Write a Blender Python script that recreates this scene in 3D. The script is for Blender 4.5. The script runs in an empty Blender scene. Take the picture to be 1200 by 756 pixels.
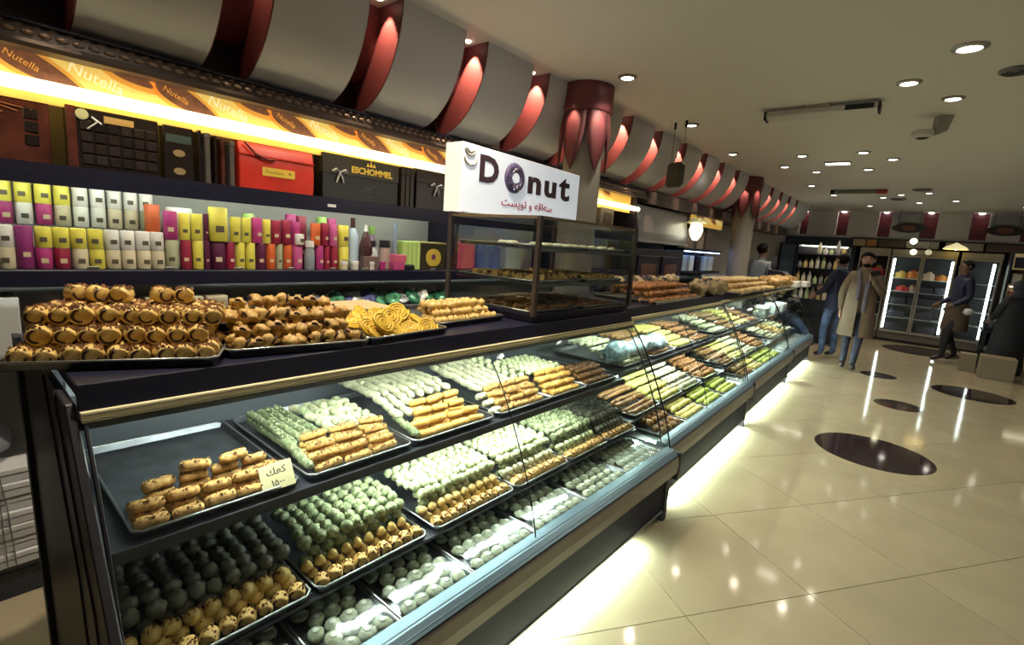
import bpy, bmesh, math, random
from mathutils import Vector, Matrix, noise
random.seed(7)
R = math.radians
SC = bpy.context.scene
COL = SC.collection

# ------------------------------------------------------------------ camera, world, exposure
CAM_H = 1.58
cam_d = bpy.data.cameras.new('camera')
cam_d.sensor_width = 36.0
cam_d.lens = 575.0 / 1200.0 * 36.0
cam_d.clip_start = 0.02
cam = bpy.data.objects.new('camera', cam_d)
COL.objects.link(cam)
yaw, pit, rol = -0.7024718943694006, -0.16380694015781905, 0.06967070256923374
_f = Vector((math.sin(yaw) * math.cos(pit), math.cos(yaw) * math.cos(pit), math.sin(pit)))
_r = Vector((math.cos(yaw), -math.sin(yaw), 0))
_u = _r.cross(_f)
_r2 = _r * math.cos(rol) + _u * math.sin(rol)
_u2 = -_r * math.sin(rol) + _u * math.cos(rol)
cam.matrix_world = Matrix(((_r2.x, _u2.x, -_f.x, 0), (_r2.y, _u2.y, -_f.y, 0), (_r2.z, _u2.z, -_f.z, CAM_H), (0, 0, 0, 1)))
SC.camera = cam
SC.view_settings.view_transform = 'Standard'
SC.view_settings.look = 'None'
SC.view_settings.gamma = 1.0
SC.view_settings.use_curve_mapping = False
SC.view_settings.exposure = 0.0
SC.cycles.transparent_max_bounces = 32
SC.cycles.max_bounces = 10
SC.cycles.sample_clamp_indirect = 6.0

world = bpy.data.worlds.new('world')
SC.world = world
world.use_nodes = True
world.node_tree.nodes['Background'].inputs[0].default_value = (0.35, 0.42, 0.6, 1)
world.node_tree.nodes['Background'].inputs[1].default_value = 0.3

# light strengths (the lamps themselves are built by their own builders below)
W_DOWN = 29.0        # recessed ceiling spots
W_SLOT = 60.0         # small lamps in the red slots
E_TUBE_WALL = 4.2   # warm tube over the chocolate boxes
E_TUBE_SHELF = 14.0   # tube under the upper wall shelf
E_TUBE_CASE = 120.0   # tubes in the display cases
E_KICK = 190.0        # strip under the cases
E_FRIDGE = 6.0


# ------------------------------------------------------------------ materials
def lin(c):
    if isinstance(c, str):
        c = c.lstrip('#')
        c = [int(c[i:i + 2], 16) / 255 for i in (0, 2, 4)]
        c = [x / 12.92 if x <= 0.04045 else ((x + 0.055) / 1.055) ** 2.4 for x in c]
    return (c[0], c[1], c[2], 1)


MATS = {}


def mat(name, col, rough=0.5, metal=0.0, var=0.0, scale=40.0, bump=0.0, rnd=0.0, emit=0.0, coat=0.0, col2=None, bscale=None, spec=0.5):
    if name in MATS:
        return MATS[name]
    m = bpy.data.materials.new(name)
    m.use_nodes = True
    nt = m.node_tree
    b = nt.nodes['Principled BSDF']
    c = lin(col)
    b.inputs['Base Color'].default_value = c
    b.inputs['Roughness'].default_value = rough
    b.inputs['Metallic'].default_value = metal
    b.inputs['Coat Weight'].default_value = coat
    b.inputs['Specular IOR Level'].default_value = spec
    N = nt.nodes.new
    L = nt.links.new
    out = None
    if var or bump or col2:
        tc = N('ShaderNodeTexCoord')
        nz = N('ShaderNodeTexNoise')
        nz.inputs['Scale'].default_value = scale
        nz.inputs['Detail'].default_value = 4
        L(tc.outputs['Object'], nz.inputs['Vector'])
        if var or col2:
            rp = N('ShaderNodeValToRGB')
            a = lin(col2) if col2 else tuple(x * (1 - var) for x in c[:3]) + (1,)
            rp.color_ramp.elements[0].position = 0.36
            rp.color_ramp.elements[1].position = 0.64
            rp.color_ramp.elements[0].color = a
            rp.color_ramp.elements[1].color = c if col2 else tuple(min(1, x * (1 + var * .6)) for x in c[:3]) + (1,)
            L(nz.outputs['Fac'], rp.inputs['Fac'])
            out = rp.outputs['Color']
        if bump:
            nb = nz
            if bscale:
                nb = N('ShaderNodeTexNoise')
                nb.inputs['Scale'].default_value = bscale
                L(tc.outputs['Object'], nb.inputs['Vector'])
            bp = N('ShaderNodeBump')
            bp.inputs['Strength'].default_value = bump
            bp.inputs['Distance'].default_value = 0.004
            L(nb.outputs['Fac'], bp.inputs['Height'])
            L(bp.outputs['Normal'], b.inputs['Normal'])
    if rnd:
        oi = N('ShaderNodeObjectInfo')
        hs = N('ShaderNodeHueSaturation')
        mr = N('ShaderNodeMapRange')
        mr.inputs['To Min'].default_value = 1 - rnd
        mr.inputs['To Max'].default_value = 1 + rnd * .6
        L(oi.outputs['Random'], mr.inputs['Value'])
        L(mr.outputs['Result'], hs.inputs['Value'])
        if out:
            L(out, hs.inputs['Color'])
        else:
            hs.inputs['Color'].default_value = c
        out = hs.outputs['Color']
    if out:
        L(out, b.inputs['Base Color'])
    if emit:
        b.inputs['Emission Color'].default_value = c
        b.inputs['Emission Strength'].default_value = emit
    MATS[name] = m
    return m


def glass_mat(name, tint, refl=0.05, rough=0.0):
    if name in MATS:
        return MATS[name]
    m = bpy.data.materials.new(name)
    m.use_nodes = True
    nt = m.node_tree
    nt.nodes.remove(nt.nodes['Principled BSDF'])
    N, L = nt.nodes.new, nt.links.new
    tr = N('ShaderNodeBsdfTransparent')
    tr.inputs[0].default_value = lin(tint)
    gl = N('ShaderNodeBsdfGlossy')
    gl.inputs['Roughness'].default_value = rough
    gl.inputs[0].default_value = (0.9, 0.95, 1, 1)
    lw = N('ShaderNodeLayerWeight')
    lw.inputs['Blend'].default_value = 0.5
    pw = N('ShaderNodeMath'); pw.operation = 'POWER'; pw.inputs[1].default_value = 4.0
    ad = N('ShaderNodeMath'); ad.operation = 'MULTIPLY_ADD'; ad.inputs[1].default_value = 0.6; ad.inputs[2].default_value = refl
    mx = N('ShaderNodeMixShader')
    L(lw.outputs['Facing'], pw.inputs[0]); L(pw.outputs[0], ad.inputs[0]); L(ad.outputs[0], mx.inputs[0])
    L(tr.outputs[0], mx.inputs[1]); L(gl.outputs[0], mx.inputs[2])
    L(mx.outputs[0], nt.nodes['Material Output'].inputs[0])
    MATS[name] = m
    return m


BLACK = mat('navy_black_lacquer', (0.008, 0.008, 0.026), 0.38)
BLACKM = mat('matte_black', (0.008, 0.008, 0.014), 0.6)
PANEL = mat('dark_brown_panel', (0.022, 0.020, 0.028), 0.45)
STEEL = mat('brushed_steel', (0.55, 0.56, 0.56), 0.28, 0.9)
ALU = mat('blue_grey_aluminium', (0.13, 0.20, 0.25), 0.35, 0.5)
BRONZE = mat('bronze_rail', (0.30, 0.24, 0.17), 0.38, 0.6)
TRAYM = mat('baking_tray_metal', (0.16, 0.165, 0.19), 0.32, 0.8, var=.3, scale=12)
GLASS = glass_mat('case_glass', (0.96, 0.985, 0.97), 0.02)
RACKGLASS = glass_mat('rack_glass', (0.92, 0.95, 0.95), 0.04)
WHITE = mat('white_board', (0.75, 0.75, 0.73), 0.5)
PAINT = mat('ceiling_paint', (0.70, 0.69, 0.68), 0.7)
COVEP = mat('cove_grey_paint', (0.56, 0.57, 0.61), 0.65)
RED = mat('dark_red_paint', (0.135, 0.029, 0.032), 0.55, spec=.25)
CREAM = mat('cream_paper', (0.72, 0.62, 0.34), 0.6)


# ------------------------------------------------------------------ mesh helpers
class MB:
    def __init__(s):
        s.v, s.f, s.m, s.c = [], [], [], 0

    def add(s, vs, fs):
        b = len(s.v)
        s.v += [tuple(v) for v in vs]
        s.f += [tuple(b + i for i in f) for f in fs]
        s.m += [s.c] * len(fs)
        return s

    def box(s, x0, x1, y0, y1, z0, z1):
        vs = [(x, y, z) for z in (z0, z1) for y in (y0, y1) for x in (x0, x1)]
        return s.add(vs, [(0, 2, 3, 1), (4, 5, 7, 6), (0, 1, 5, 4), (2, 6, 7, 3), (0, 4, 6, 2), (1, 3, 7, 5)])

    def cbox(s, c, d):
        return s.box(c[0] - d[0] / 2, c[0] + d[0] / 2, c[1] - d[1] / 2, c[1] + d[1] / 2, c[2] - d[2] / 2, c[2] + d[2] / 2)

    def hexa(s, a, b):
        """8 corners: ring a (4) and ring b (4)"""
        return s.add(list(a) + list(b), [(3, 2, 1, 0), (4, 5, 6, 7)] + [(i, (i + 1) % 4, 4 + (i + 1) % 4, 4 + i) for i in range(4)])

    def prism(s, poly, a, b, axis='y'):
        n = len(poly)

        def p(u, w, d):
            return {'y': (u, d, w), 'x': (d, u, w), 'z': (u, w, d)}[axis]
        vs = [p(u, w, a) for u, w in poly] + [p(u, w, b) for u, w in poly]
        return s.add(vs, [tuple(range(n - 1, -1, -1)), tuple(range(n, 2 * n))] + [(i, (i + 1) % n, n + (i + 1) % n, n + i) for i in range(n)])

    def tube(s, pts, r, n=8, closed=False):
        pts = [Vector(p) for p in pts]
        k = len(pts)
        rs = r if isinstance(r, (list, tuple)) else [r] * k
        vs, fs = [], []
        up = None
        for i, p in enumerate(pts):
            t = (pts[(i + 1) % k] - pts[i - 1]) if closed else (pts[min(i + 1, k - 1)] - pts[max(i - 1, 0)])
            t.normalize()
            if up is None:
                up = Vector((0, 0, 1)) if abs(t.z) < .9 else Vector((1, 0, 0))
            x = up.cross(t)
            if x.length < 1e-5:
                x = Vector((1, 0, 0)).cross(t)
            x.normalize()
            y = t.cross(x)
            up = y
            for j in range(n):
                a = 2 * math.pi * j / n
                vs.append(p + (x * math.cos(a) + y * math.sin(a)) * rs[i])
        for i in range(k if closed else k - 1):
            i2 = (i + 1) % k
            for j in range(n):
                fs.append((i * n + j, i * n + (j + 1) % n, i2 * n + (j + 1) % n, i2 * n + j))
        if not closed:
            fs.append(tuple(range(n - 1, -1, -1)))
            fs.append(tuple(range((k - 1) * n, k * n)))
        return s.add(vs, fs)

    def lathe(s, prof, c=(0, 0, 0), n=16, axis='z', sc=(1, 1)):
        vs, fs = [], []
        k = len(prof)
        for r, h in prof:
            for j in range(n):
                a = 2 * math.pi * j / n
                u, w = r * math.cos(a) * sc[0], r * math.sin(a) * sc[1]
                vs.append({'z': (c[0] + u, c[1] + w, c[2] + h), 'x': (c[0] + h, c[1] + u, c[2] + w), 'y': (c[0] + u, c[1] + h, c[2] + w)}[axis])
        for i in range(k - 1):
            for j in range(n):
                fs.append((i * n + j, i * n + (j + 1) % n, (i + 1) * n + (j + 1) % n, (i + 1) * n + j))
        fs.append(tuple(range(n - 1, -1, -1)))
        fs.append(tuple(range((k - 1) * n, k * n)))
        return s.add(vs, fs)

    def ell(s, c, r, nu=10, nv=6, wob=0.0, seed=0, fs_=30):
        prof = [(math.sin(math.pi * i / nv), -math.cos(math.pi * i / nv)) for i in range(nv + 1)]
        prof[0] = (0.06, -1)
        prof[-1] = (0.06, 1)
        b = len(s.v)
        s.lathe(prof, (0, 0, 0), nu)
        for i in range(b, len(s.v)):
            x, y, z = s.v[i]
            k = 1
            if wob:
                k = 1 + wob * noise.noise(Vector((x * 1.7 + seed * 7.1, y * 1.7 - seed * 3.3, z * 1.7 + seed)))
            s.v[i] = (c[0] + x * r[0] * k, c[1] + y * r[1] * k, c[2] + z * r[2] * k)
        return s

    def mesh(s, name, mats, smooth=False, bev=0.0):
        me = bpy.data.meshes.new(name)
        me.from_pydata(s.v, [], s.f)
        if not isinstance(mats, (list, tuple)):
            mats = [mats]
        for m in mats:
            me.materials.append(m)
        for p, mi in zip(me.polygons, s.m):
            p.material_index = mi
        bm = bmesh.new()
        bm.from_mesh(me)
        bmesh.ops.recalc_face_normals(bm, faces=bm.faces)
        if bev:
            es = [e for e in bm.edges if len(e.link_faces) == 2 and e.calc_face_angle(0) > .6]
            bmesh.ops.bevel(bm, geom=es, offset=bev, segments=1, affect='EDGES', clamp_overlap=True)
        bm.to_mesh(me)
        bm.free()
        if smooth:
            for p in me.polygons:
                p.use_smooth = True
            if smooth is not True:
                me.set_sharp_from_angle(angle=R(smooth))
        return me


def link(name, me, parent=None, loc=None, rot=None, scale=None):
    o = bpy.data.objects.new(name, me)
    COL.objects.link(o)
    if parent:
        o.parent = parent
    if loc is not None:
        o.location = loc
    if rot is not None:
        o.rotation_euler = rot
    if scale is not None:
        o.scale = scale if isinstance(scale, (tuple, list)) else (scale,) * 3
    return o


def tag(o, label=None, cat=None, group=None, kind=None):
    if label: o['label'] = label
    if cat: o['category'] = cat
    if group: o['group'] = group
    if kind: o['kind'] = kind
    return o


def root(name, label, cat, loc=(0, 0, 0), rz=0.0, group=None):
    o = bpy.data.objects.new(name, None)
    o.empty_display_size = 0.05
    COL.objects.link(o)
    o.location = loc
    o.rotation_euler = (0, 0, rz)
    return tag(o, label, cat, group)


def part(name, mb, m, parent, smooth=False, bev=0.0, label=None, kind=None, loc=None, rot=None):
    o = link(name, mb.mesh(name, m, smooth, bev), parent, loc, rot)
    return tag(o, label, None, None, kind)


def struct(name, mb, m, smooth=False, bev=0.0, parent=None):
    return tag(link(name, mb.mesh(name, m, smooth, bev), parent), kind='structure')


def thing(name, mb, m, label, cat, smooth=False, bev=0.0, group=None, loc=None, rot=None):
    return tag(link(name, mb.mesh(name, m, smooth, bev), None, loc, rot), label, cat, group)


def text_mesh(s, size, extr=0.001, off=0.0, m=None, align='LEFT'):
    cu = bpy.data.curves.new('lettering', 'FONT')
    cu.body = s
    cu.size = size
    cu.extrude = extr
    cu.offset = off
    cu.align_x = align
    cu.resolution_u = 3
    t = bpy.data.objects.new('lettering', cu)
    COL.objects.link(t)
    bpy.context.view_layer.update()
    me = bpy.data.meshes.new_from_object(t.evaluated_get(bpy.context.evaluated_depsgraph_get()))
    bpy.data.objects.remove(t)
    bpy.data.curves.remove(cu)
    me.materials.clear()
    if m:
        me.materials.append(m)
    return me


# rotations that stand a text up: reading along +Y on a face looking to +X, or along +X on a face looking to -Y
FACE_X = (R(90), 0, R(90))
FACE_Y = (R(90), 0, 0)

# ------------------------------------------------------------------ floor
X_WALL, X_RIGHT, Y_BACK, Y_FRONT, Z_CEIL = -3.0, 4.6, 14.2, -1.6, 2.8
TILE = mat('beige_porcelain', (0.42, 0.355, 0.235), 0.08, var=.06, scale=3.0, rnd=.05, spec=.5)
GROUT = mat('floor_grout', (0.12, 0.10, 0.08), 0.7)
INLAY = mat('dark_brown_granite', (0.030, 0.018, 0.020), 0.06, var=.4, scale=60)
INLAY2 = mat('tan_stone', (0.42, 0.35, 0.22), 0.12)
floor = struct('floor', MB().box(X_WALL - .1, X_RIGHT + .1, Y_FRONT - .1, Y_BACK + .1, -.08, -.004), GROUT)
tw = 0.70
tile_me = MB().box(-tw / 2 + .002, tw / 2 - .002, -tw / 2 + .002, tw / 2 - .002, -.014, 0).mesh('tile', TILE)
ca, sa = math.cos(R(57)), math.sin(R(57))
for i in range(-16, 17):
    for j in range(-6, 22):
        a = 1.61 + tw * (i + .5)
        b = 2.08 + tw * (j + .5)
        x, y = -sa * a + ca * b, ca * a + sa * b
        if X_WALL - .2 < x < 3.6 and Y_FRONT < y < Y_BACK:
            # skip what lies behind the counters and out of sight past the frame
            if x > 1.9 and y < 9.5 and x > .35 * y + 1.2:
                continue
            link('tile', tile_me, floor, (x, y, 0), (0, 0, R(57)))
for k, (x, y, r) in enumerate([(-.18, 5.14, .43), (-.10, 7.19, .235), (.60, 8.80, .42), (-.42, 8.95, .22), (.0, 12.45, .62)]):
    part('inlay', MB().lathe([(r, 0), (r, .0016), (r - .002, .0020)], (x, y, 0), 48), INLAY, floor)
part('inlay', MB().lathe([(.44, 0), (.44, .0008)], (-.06, 5.02, 0), 48), INLAY2, floor, label='pale tan ring beside the dark disc')

# ------------------------------------------------------------------ shell
WALLP = mat('wall_paint', (0.40, 0.38, 0.36), 0.7)
WALLD = mat('wall_dark', (0.10, 0.085, 0.09), 0.7)
struct('ceiling', MB().box(X_WALL - .1, X_RIGHT + .1, Y_FRONT - .1, Y_BACK + .1, Z_CEIL, Z_CEIL + .1), PAINT)
struct('wall_left', MB().box(X_WALL - .1, X_WALL, Y_FRONT - .1, Y_BACK + .1, -.02, Z_CEIL), WALLP)
struct('wall_right', MB().box(X_RIGHT, X_RIGHT + .1, Y_FRONT - .1, Y_BACK + .1, -.02, Z_CEIL), WALLD)
struct('wall_front', MB().box(X_WALL, X_RIGHT, Y_FRONT - .1, Y_FRONT, -.02, Z_CEIL), WALLD)
struct('wall_back', MB().box(X_WALL, X_RIGHT, Y_BACK, Y_BACK + .1, -.02, Z_CEIL), WALLD)

# ------------------------------------------------------------------ cove with red slots (left) and frieze (back)
cove = struct('trim_1', MB().box(-2.99, -2.80, Y_FRONT, 12.6, 2.255, 2.275), COVEP)
LAMP = mat('lamp_white', (1, 0.93, 0.80), 0.5, emit=10.0)
LAMPRED = mat('slot_lamp', (1, 0.85, 0.62), 0.5, emit=14.0)
CHROME = mat('lamp_ring_metal', (0.30, 0.30, 0.30), 0.35, 0.8)


def cove_curve(a, b, n=12):
    return [(-2.80 + a * math.cos(t), 2.8 - b * math.sin(t)) for t in [i * math.pi / 2 / n for i in range(n + 1)]]


OUTER, INNER = cove_curve(.455, .535), cove_curve(.43, .51)
BACKC = cove_curve(.24, .36)
SLOT0, SLOTP, SLOTW = 0.21, 0.65, 0.20
slots = [SLOT0 + SLOTP * k for k in range(-2, 18)]
for k, y0 in enumerate(slots):
    y1 = y0 + SLOTW
    # panel from this slot to the next
    part('cove_panel', MB().prism(OUTER + INNER[::-1], y1, slots[k + 1] if k + 1 < len(slots) else 12.6), COVEP, cove, smooth=40)
    mb = MB()
    mb.prism(BACKC + cove_curve(.23, .35)[::-1], y0, y1)
    for a, b in ((y0 - .002, y0 + .006), (y1 - .006, y1 + .002)):
        mb.prism(cove_curve(.452, .532) + BACKC[::-1], a, b)
    rb = part('red_slot', mb, RED, cove, smooth=40)
    if y0 > -1:
        yl = y0 + SLOTW * .62
        part('slot_lamp', MB().lathe([(.016, 0), (.016, -.008), (.010, -.009)], (-2.455, yl, Z_CEIL), 12), LAMPRED, rb)
        ld = bpy.data.lights.new('slot_light', 'SPOT')
        ld.energy = W_SLOT * (0.12 if y0 < 1.2 else (.5 if y0 < 2 else 1))
        ld.color = (1, .74, .46)
        ld.spot_size = R(62)
        ld.spot_blend = .35
        ld.shadow_soft_size = .012
        lo = bpy.data.objects.new('slot_light', ld)
        COL.objects.link(lo)
        lo.parent = rb
        lo.location = (-2.455, yl, Z_CEIL - .012)
        lo.rotation_euler = (R(20), R(8), 0)

# frieze over the back wall: grey band with red slots, cornice shelf under it
FRZ_Y = 14.0
bf = struct('trim_2', MB().box(X_WALL, X_RIGHT, FRZ_Y - .12, Y_BACK - .001, 2.20, 2.25), COVEP)
ribx = [(-3.3, -3.1)] + [(-2.75, -2.57), (-1.98, -1.75), (-1.18, -.95), (-.43, -.16), (.37, .64), (1.12, 1.4), (1.95, 2.2)]
for (a, b), (c, d) in zip(ribx, ribx[1:]):
    part('frieze_panel', MB().box(max(b, X_WALL), c, FRZ_Y - .05, FRZ_Y + .1, 2.25, Z_CEIL - .001), PAINT, bf)
    rb = part('red_slot', MB().box(c, d, FRZ_Y + .06, FRZ_Y + .1, 2.25, Z_CEIL - .001), mat('maroon_paint', (.075, .010, .018), .45), bf)
    part('slot_lamp', MB().lathe([(.045, 0), (.045, -.02), (.02, -.025)], ((c + d) / 2, FRZ_Y - .02, Z_CEIL - .001), 12), LAMP, rb)
    ld = bpy.data.lights.new('slot_light', 'SPOT')
    ld.energy = 1.6
    ld.color = (1, .6, .5)
    ld.spot_size = R(80)
    ld.shadow_soft_size = .02
    lo = bpy.data.objects.new('slot_light', ld)
    COL.objects.link(lo)
    lo.parent = rb
    lo.location = ((c + d) / 2, FRZ_Y - .03, Z_CEIL - .03)
part('frieze_panel', MB().box(2.2, X_RIGHT, FRZ_Y - .05, FRZ_Y + .1, 2.25, Z_CEIL - .001), COVEP, bf)


# ------------------------------------------------------------------ ceiling downlights
def downlight(x, y, label, group=None, power=1.0, r=.045):
    o = root('ceiling_spotlight', label, 'ceiling light', (x, y, Z_CEIL), 0, group)
    part('trim_ring', MB().lathe([(r * 1.5, 0), (r * 1.5, -.006), (r * 1.05, -.014), (r * 1.0, -.006)], n=20), CHROME, o, smooth=40)
    part('bulb', MB().lathe([(r * .98, -.004), (r * .9, -.012), (r * .3, -.016)], n=16), LAMP, o, smooth=40)
    ld = bpy.data.lights.new('ceiling_spot', 'SPOT')
    ld.energy = W_DOWN * power
    ld.color = (1, .88, .70)
    ld.spot_size = R(125)
    ld.spot_blend = .7
    ld.shadow_soft_size = .03
    lo = bpy.data.objects.new('ceiling_spot', ld)
    COL.objects.link(lo)
    lo.parent = o
    lo.location = (0, 0, -.02)
    return o


downlight(-1.90, 3.336, 'round ceiling spotlight just right of the near red-topped column')
downlight(-2.00, 4.82, 'round ceiling spotlight above the small hanging sign')
downlight(-2.08, 6.34, 'round ceiling spotlight before the far red-topped column')
downlight(-.06, 3.783, 'largest round ceiling spotlight, near the round vent at the right edge', r=.055)
downlight(-.34, 4.30, 'round ceiling spotlight between the long box unit and the largest spotlight', r=.048)
downlight(-.11, 4.81, 'round ceiling spotlight just above the camera dome bracket')
for x, y in [(-.813, 6.667), (-1.406, 6.679), (-1.737, 7.394), (-1.457, 7.906), (-.58, 7.172), (-.869, 7.839), (-1.75, 9.3), (-1.62, 10.6),
             (-.93, 11.0), (-.66, 10.6), (-.30, 10.4), (-.45, 11.9), (.05, 11.6), (1.0, 12.6), (-1.25, 12.5)]:
    downlight(x, y, 'small round ceiling spotlight scattered over the far half of the shop', 'far ceiling spotlights')
o = root('square_ceiling_light', 'short wide rectangular ceiling light among the round spotlights', 'ceiling light', (-1.124, 7.24, Z_CEIL))
part('frame', MB().box(-.14, .14, -.06, .06, -.02, 0), CHROME, o)
part('diffuser', MB().box(-.12, .12, -.045, .045, -.026, -.018), LAMP, o)
# unseen spots: two inferred over the counter trays, the others added as fill light
for x, y in [(-1.75, .55), (-1.72, 1.7), (-.4, 1.6), (1.5, 6.2), (1.6, 8.6), (2.6, 10.5)]:
    downlight(x, y, 'round ceiling spotlight added out of view to light counter and room', 'added ceiling spotlights out of view', 4.2 if x < -1.6 else 1.0)

# ------------------------------------------------------------------ columns with red petal collars
COLM = mat('column_grey', (0.33, 0.31, 0.28), 0.45, var=.06, scale=3)
REDIN = mat('red_collar', (0.13, 0.028, 0.036), 0.5)
for x, y, rr, lab in ((-2.28, 3.42, .195, 'trim_3'), (-2.42, 8.30, .195, 'trim_4')):
    c = struct(lab, MB().lathe([(rr * .78, 0), (rr * .78, Z_CEIL - .002)], (x, y, 0), 40), COLM, smooth=40)
    part('collar', MB().lathe([(rr, 2.60), (rr * 1.04, 2.62), (rr * 1.04, Z_CEIL - .003), (rr * .82, Z_CEIL - .003), (rr * .82, 2.60)], (x, y, 0), 40), REDIN, c, smooth=40)
    for k in range(6):
        a0 = R(-86 + 60 * k)
        vs, fs = [], []
        for i in range(9):
            t = i / 8
            hw = math.pi / 6 * (1 - t ** 2.6) + .004
            for j in range(5):
                aa = a0 + hw * (j - 2) / 2
                for q in (0, .012):
                    r_ = rr * (.90 + .06 * math.sin(t * 3)) + q
                    vs.append((x + r_ * math.cos(aa), y + r_ * math.sin(aa), 2.62 - .46 * t))
        for i in range(8):
            for j in range(4):
                for q in (0, 1):
                    fs.append((i * 10 + j * 2 + q, i * 10 + j * 2 + 2 + q, i * 10 + 12 + j * 2 + q, i * 10 + 10 + j * 2 + q))
            for e in (0, 8):
                fs.append((i * 10 + e, i * 10 + e + 1, i * 10 + 11 + e, i * 10 + 10 + e))
        part('petal', MB().add(vs, fs), REDIN, c, smooth=True)
    for k in range(6):
        a0 = R(-86 + 60 * k)
        ld = bpy.data.lights.new('collar_light', 'SPOT')
        ld.energy = 13
        ld.color = (1, .72, .46)
        ld.spot_size = R(75)
        ld.spot_blend = .5
        ld.shadow_soft_size = .01
        lo = bpy.data.objects.new('collar_light', ld)
        COL.objects.link(lo)
        lo.parent = c
        lo.location = (x + (rr * 1.04 + .03) * math.cos(a0), y + (rr * 1.04 + .03) * math.sin(a0), 2.66)
        lo.rotation_euler = (R(6) * math.sin(a0), -R(6) * math.cos(a0), 0)

# ------------------------------------------------------------------ wall shelving on the left
SHELFB = mat('shelf_back_panel', (0.45, 0.45, 0.44), 0.6)
ws = root('shelving_unit', 'long navy black wall shelving under the chocolate bread banner', 'shelving', (-2.65, 0, 0))
Y0S, Y1S = -.9, 5.2
part('back_panel', MB().box(-.345, -.335, Y0S, Y1S, 0, 2.25), SHELFB, ws)
part('shelf', MB().box(-.335, 0, Y0S, Y1S, 1.706, 1.752).box(-.018, 0, Y0S, Y1S, 1.672, 1.7055), BLACK, ws)
part('shelf', MB().box(-.335, 0, Y0S, Y1S, 1.275, 1.342), BLACK, ws, bev=.004)
part('worktop', MB().box(-.335, .06, Y0S, Y1S, .96, 1.0), BLACK, ws, bev=.004)
part('shelf', MB().box(-.335, -.01, Y0S, Y1S, .11, .135), mat('base_shelf', (.16, .15, .16), .5), ws)
part('plinth', MB().box(-.335, 0, Y0S, Y1S, .0, .11), mat('black_granite', (.012, .012, .016), .25, var=.8, scale=150), ws)
for y in (-.88, 1.25, 2.46, 3.75, 5.17):
    part('upright', MB().box(-.335, -.02, y, y + .025, 1.342, 1.682) if y != 1.25 else MB().box(-.335, -.30, y, y + .02, .135, .96), BLACK, ws)
part('top_panel', MB().box(-.335, .0, Y0S, Y1S, 2.245, 2.255), BLACK, ws)
for y in (2.46, 5.17):
    part('upright', MB().box(-.335, -.02, y, y + .025, 1.752, 2.245), BLACK, ws)
CORN = mat('bronze_cornice', (0.085, 0.062, 0.058), 0.4, .3)
co = part('cornice', MB().prism([(-.03, 2.16), (.005, 2.16), (.012, 2.175), (.005, 2.19), (-.01, 2.195), (-.02, 2.25), (-.05, 2.262), (-.09, 2.262), (-.09, 2.16)], Y0S, 5.4), CORN, ws, smooth=30)
bead = MB().ell((0, 0, 0), (.010, .020, .011), 8, 5).mesh('bead', mat('bead_gold', (0.34, 0.24, 0.19), .4, .4), True)
n = 0
y = -.25
while y < 5.35:
    o = link('bead', bead, co, (-.012, y, 2.214))
    link('bead', bead, co, (-.022, y + .024, 2.240), None, (1, .8, .8))
    y += .048
part('cornice', MB().box(-.335, .0, 5.4, 12.4, 2.12, 2.262), CORN, ws)
# light tube
tb = part('tube_light', MB().tube([(-.035, Y0S + .1, 2.036), (-.035, 5.25, 2.036)], .026, 10), mat('warm_tube', (1, .86, .46), .5, emit=E_TUBE_WALL), ws, smooth=40, label='glowing warm white tube')
part('tube_light', MB().tube([(-.045, -.6, 1.692), (-.045, 2.40, 1.692)], .008, 8), mat('cool_strip', (.93, 1, .80), .5, emit=E_TUBE_SHELF * 1.6), ws, label='slim strip light under the shelf')
part('tube_light', MB().tube([(-.045, 2.55, 1.692), (-.045, 5.1, 1.692)], .008, 8), mat('cool_strip2', (.75, .85, 1), .5, emit=5), ws, label='slim strip light under the shelf')

# banner with chocolate breads, standing behind the tube
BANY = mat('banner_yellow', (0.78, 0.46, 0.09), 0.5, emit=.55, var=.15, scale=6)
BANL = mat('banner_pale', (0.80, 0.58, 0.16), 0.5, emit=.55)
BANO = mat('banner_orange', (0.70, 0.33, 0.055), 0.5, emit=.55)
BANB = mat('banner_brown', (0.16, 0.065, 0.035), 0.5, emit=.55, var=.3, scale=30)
BANT = mat('banner_letters', (0.93, 0.86, 0.55), 0.5, emit=.55)


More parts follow.
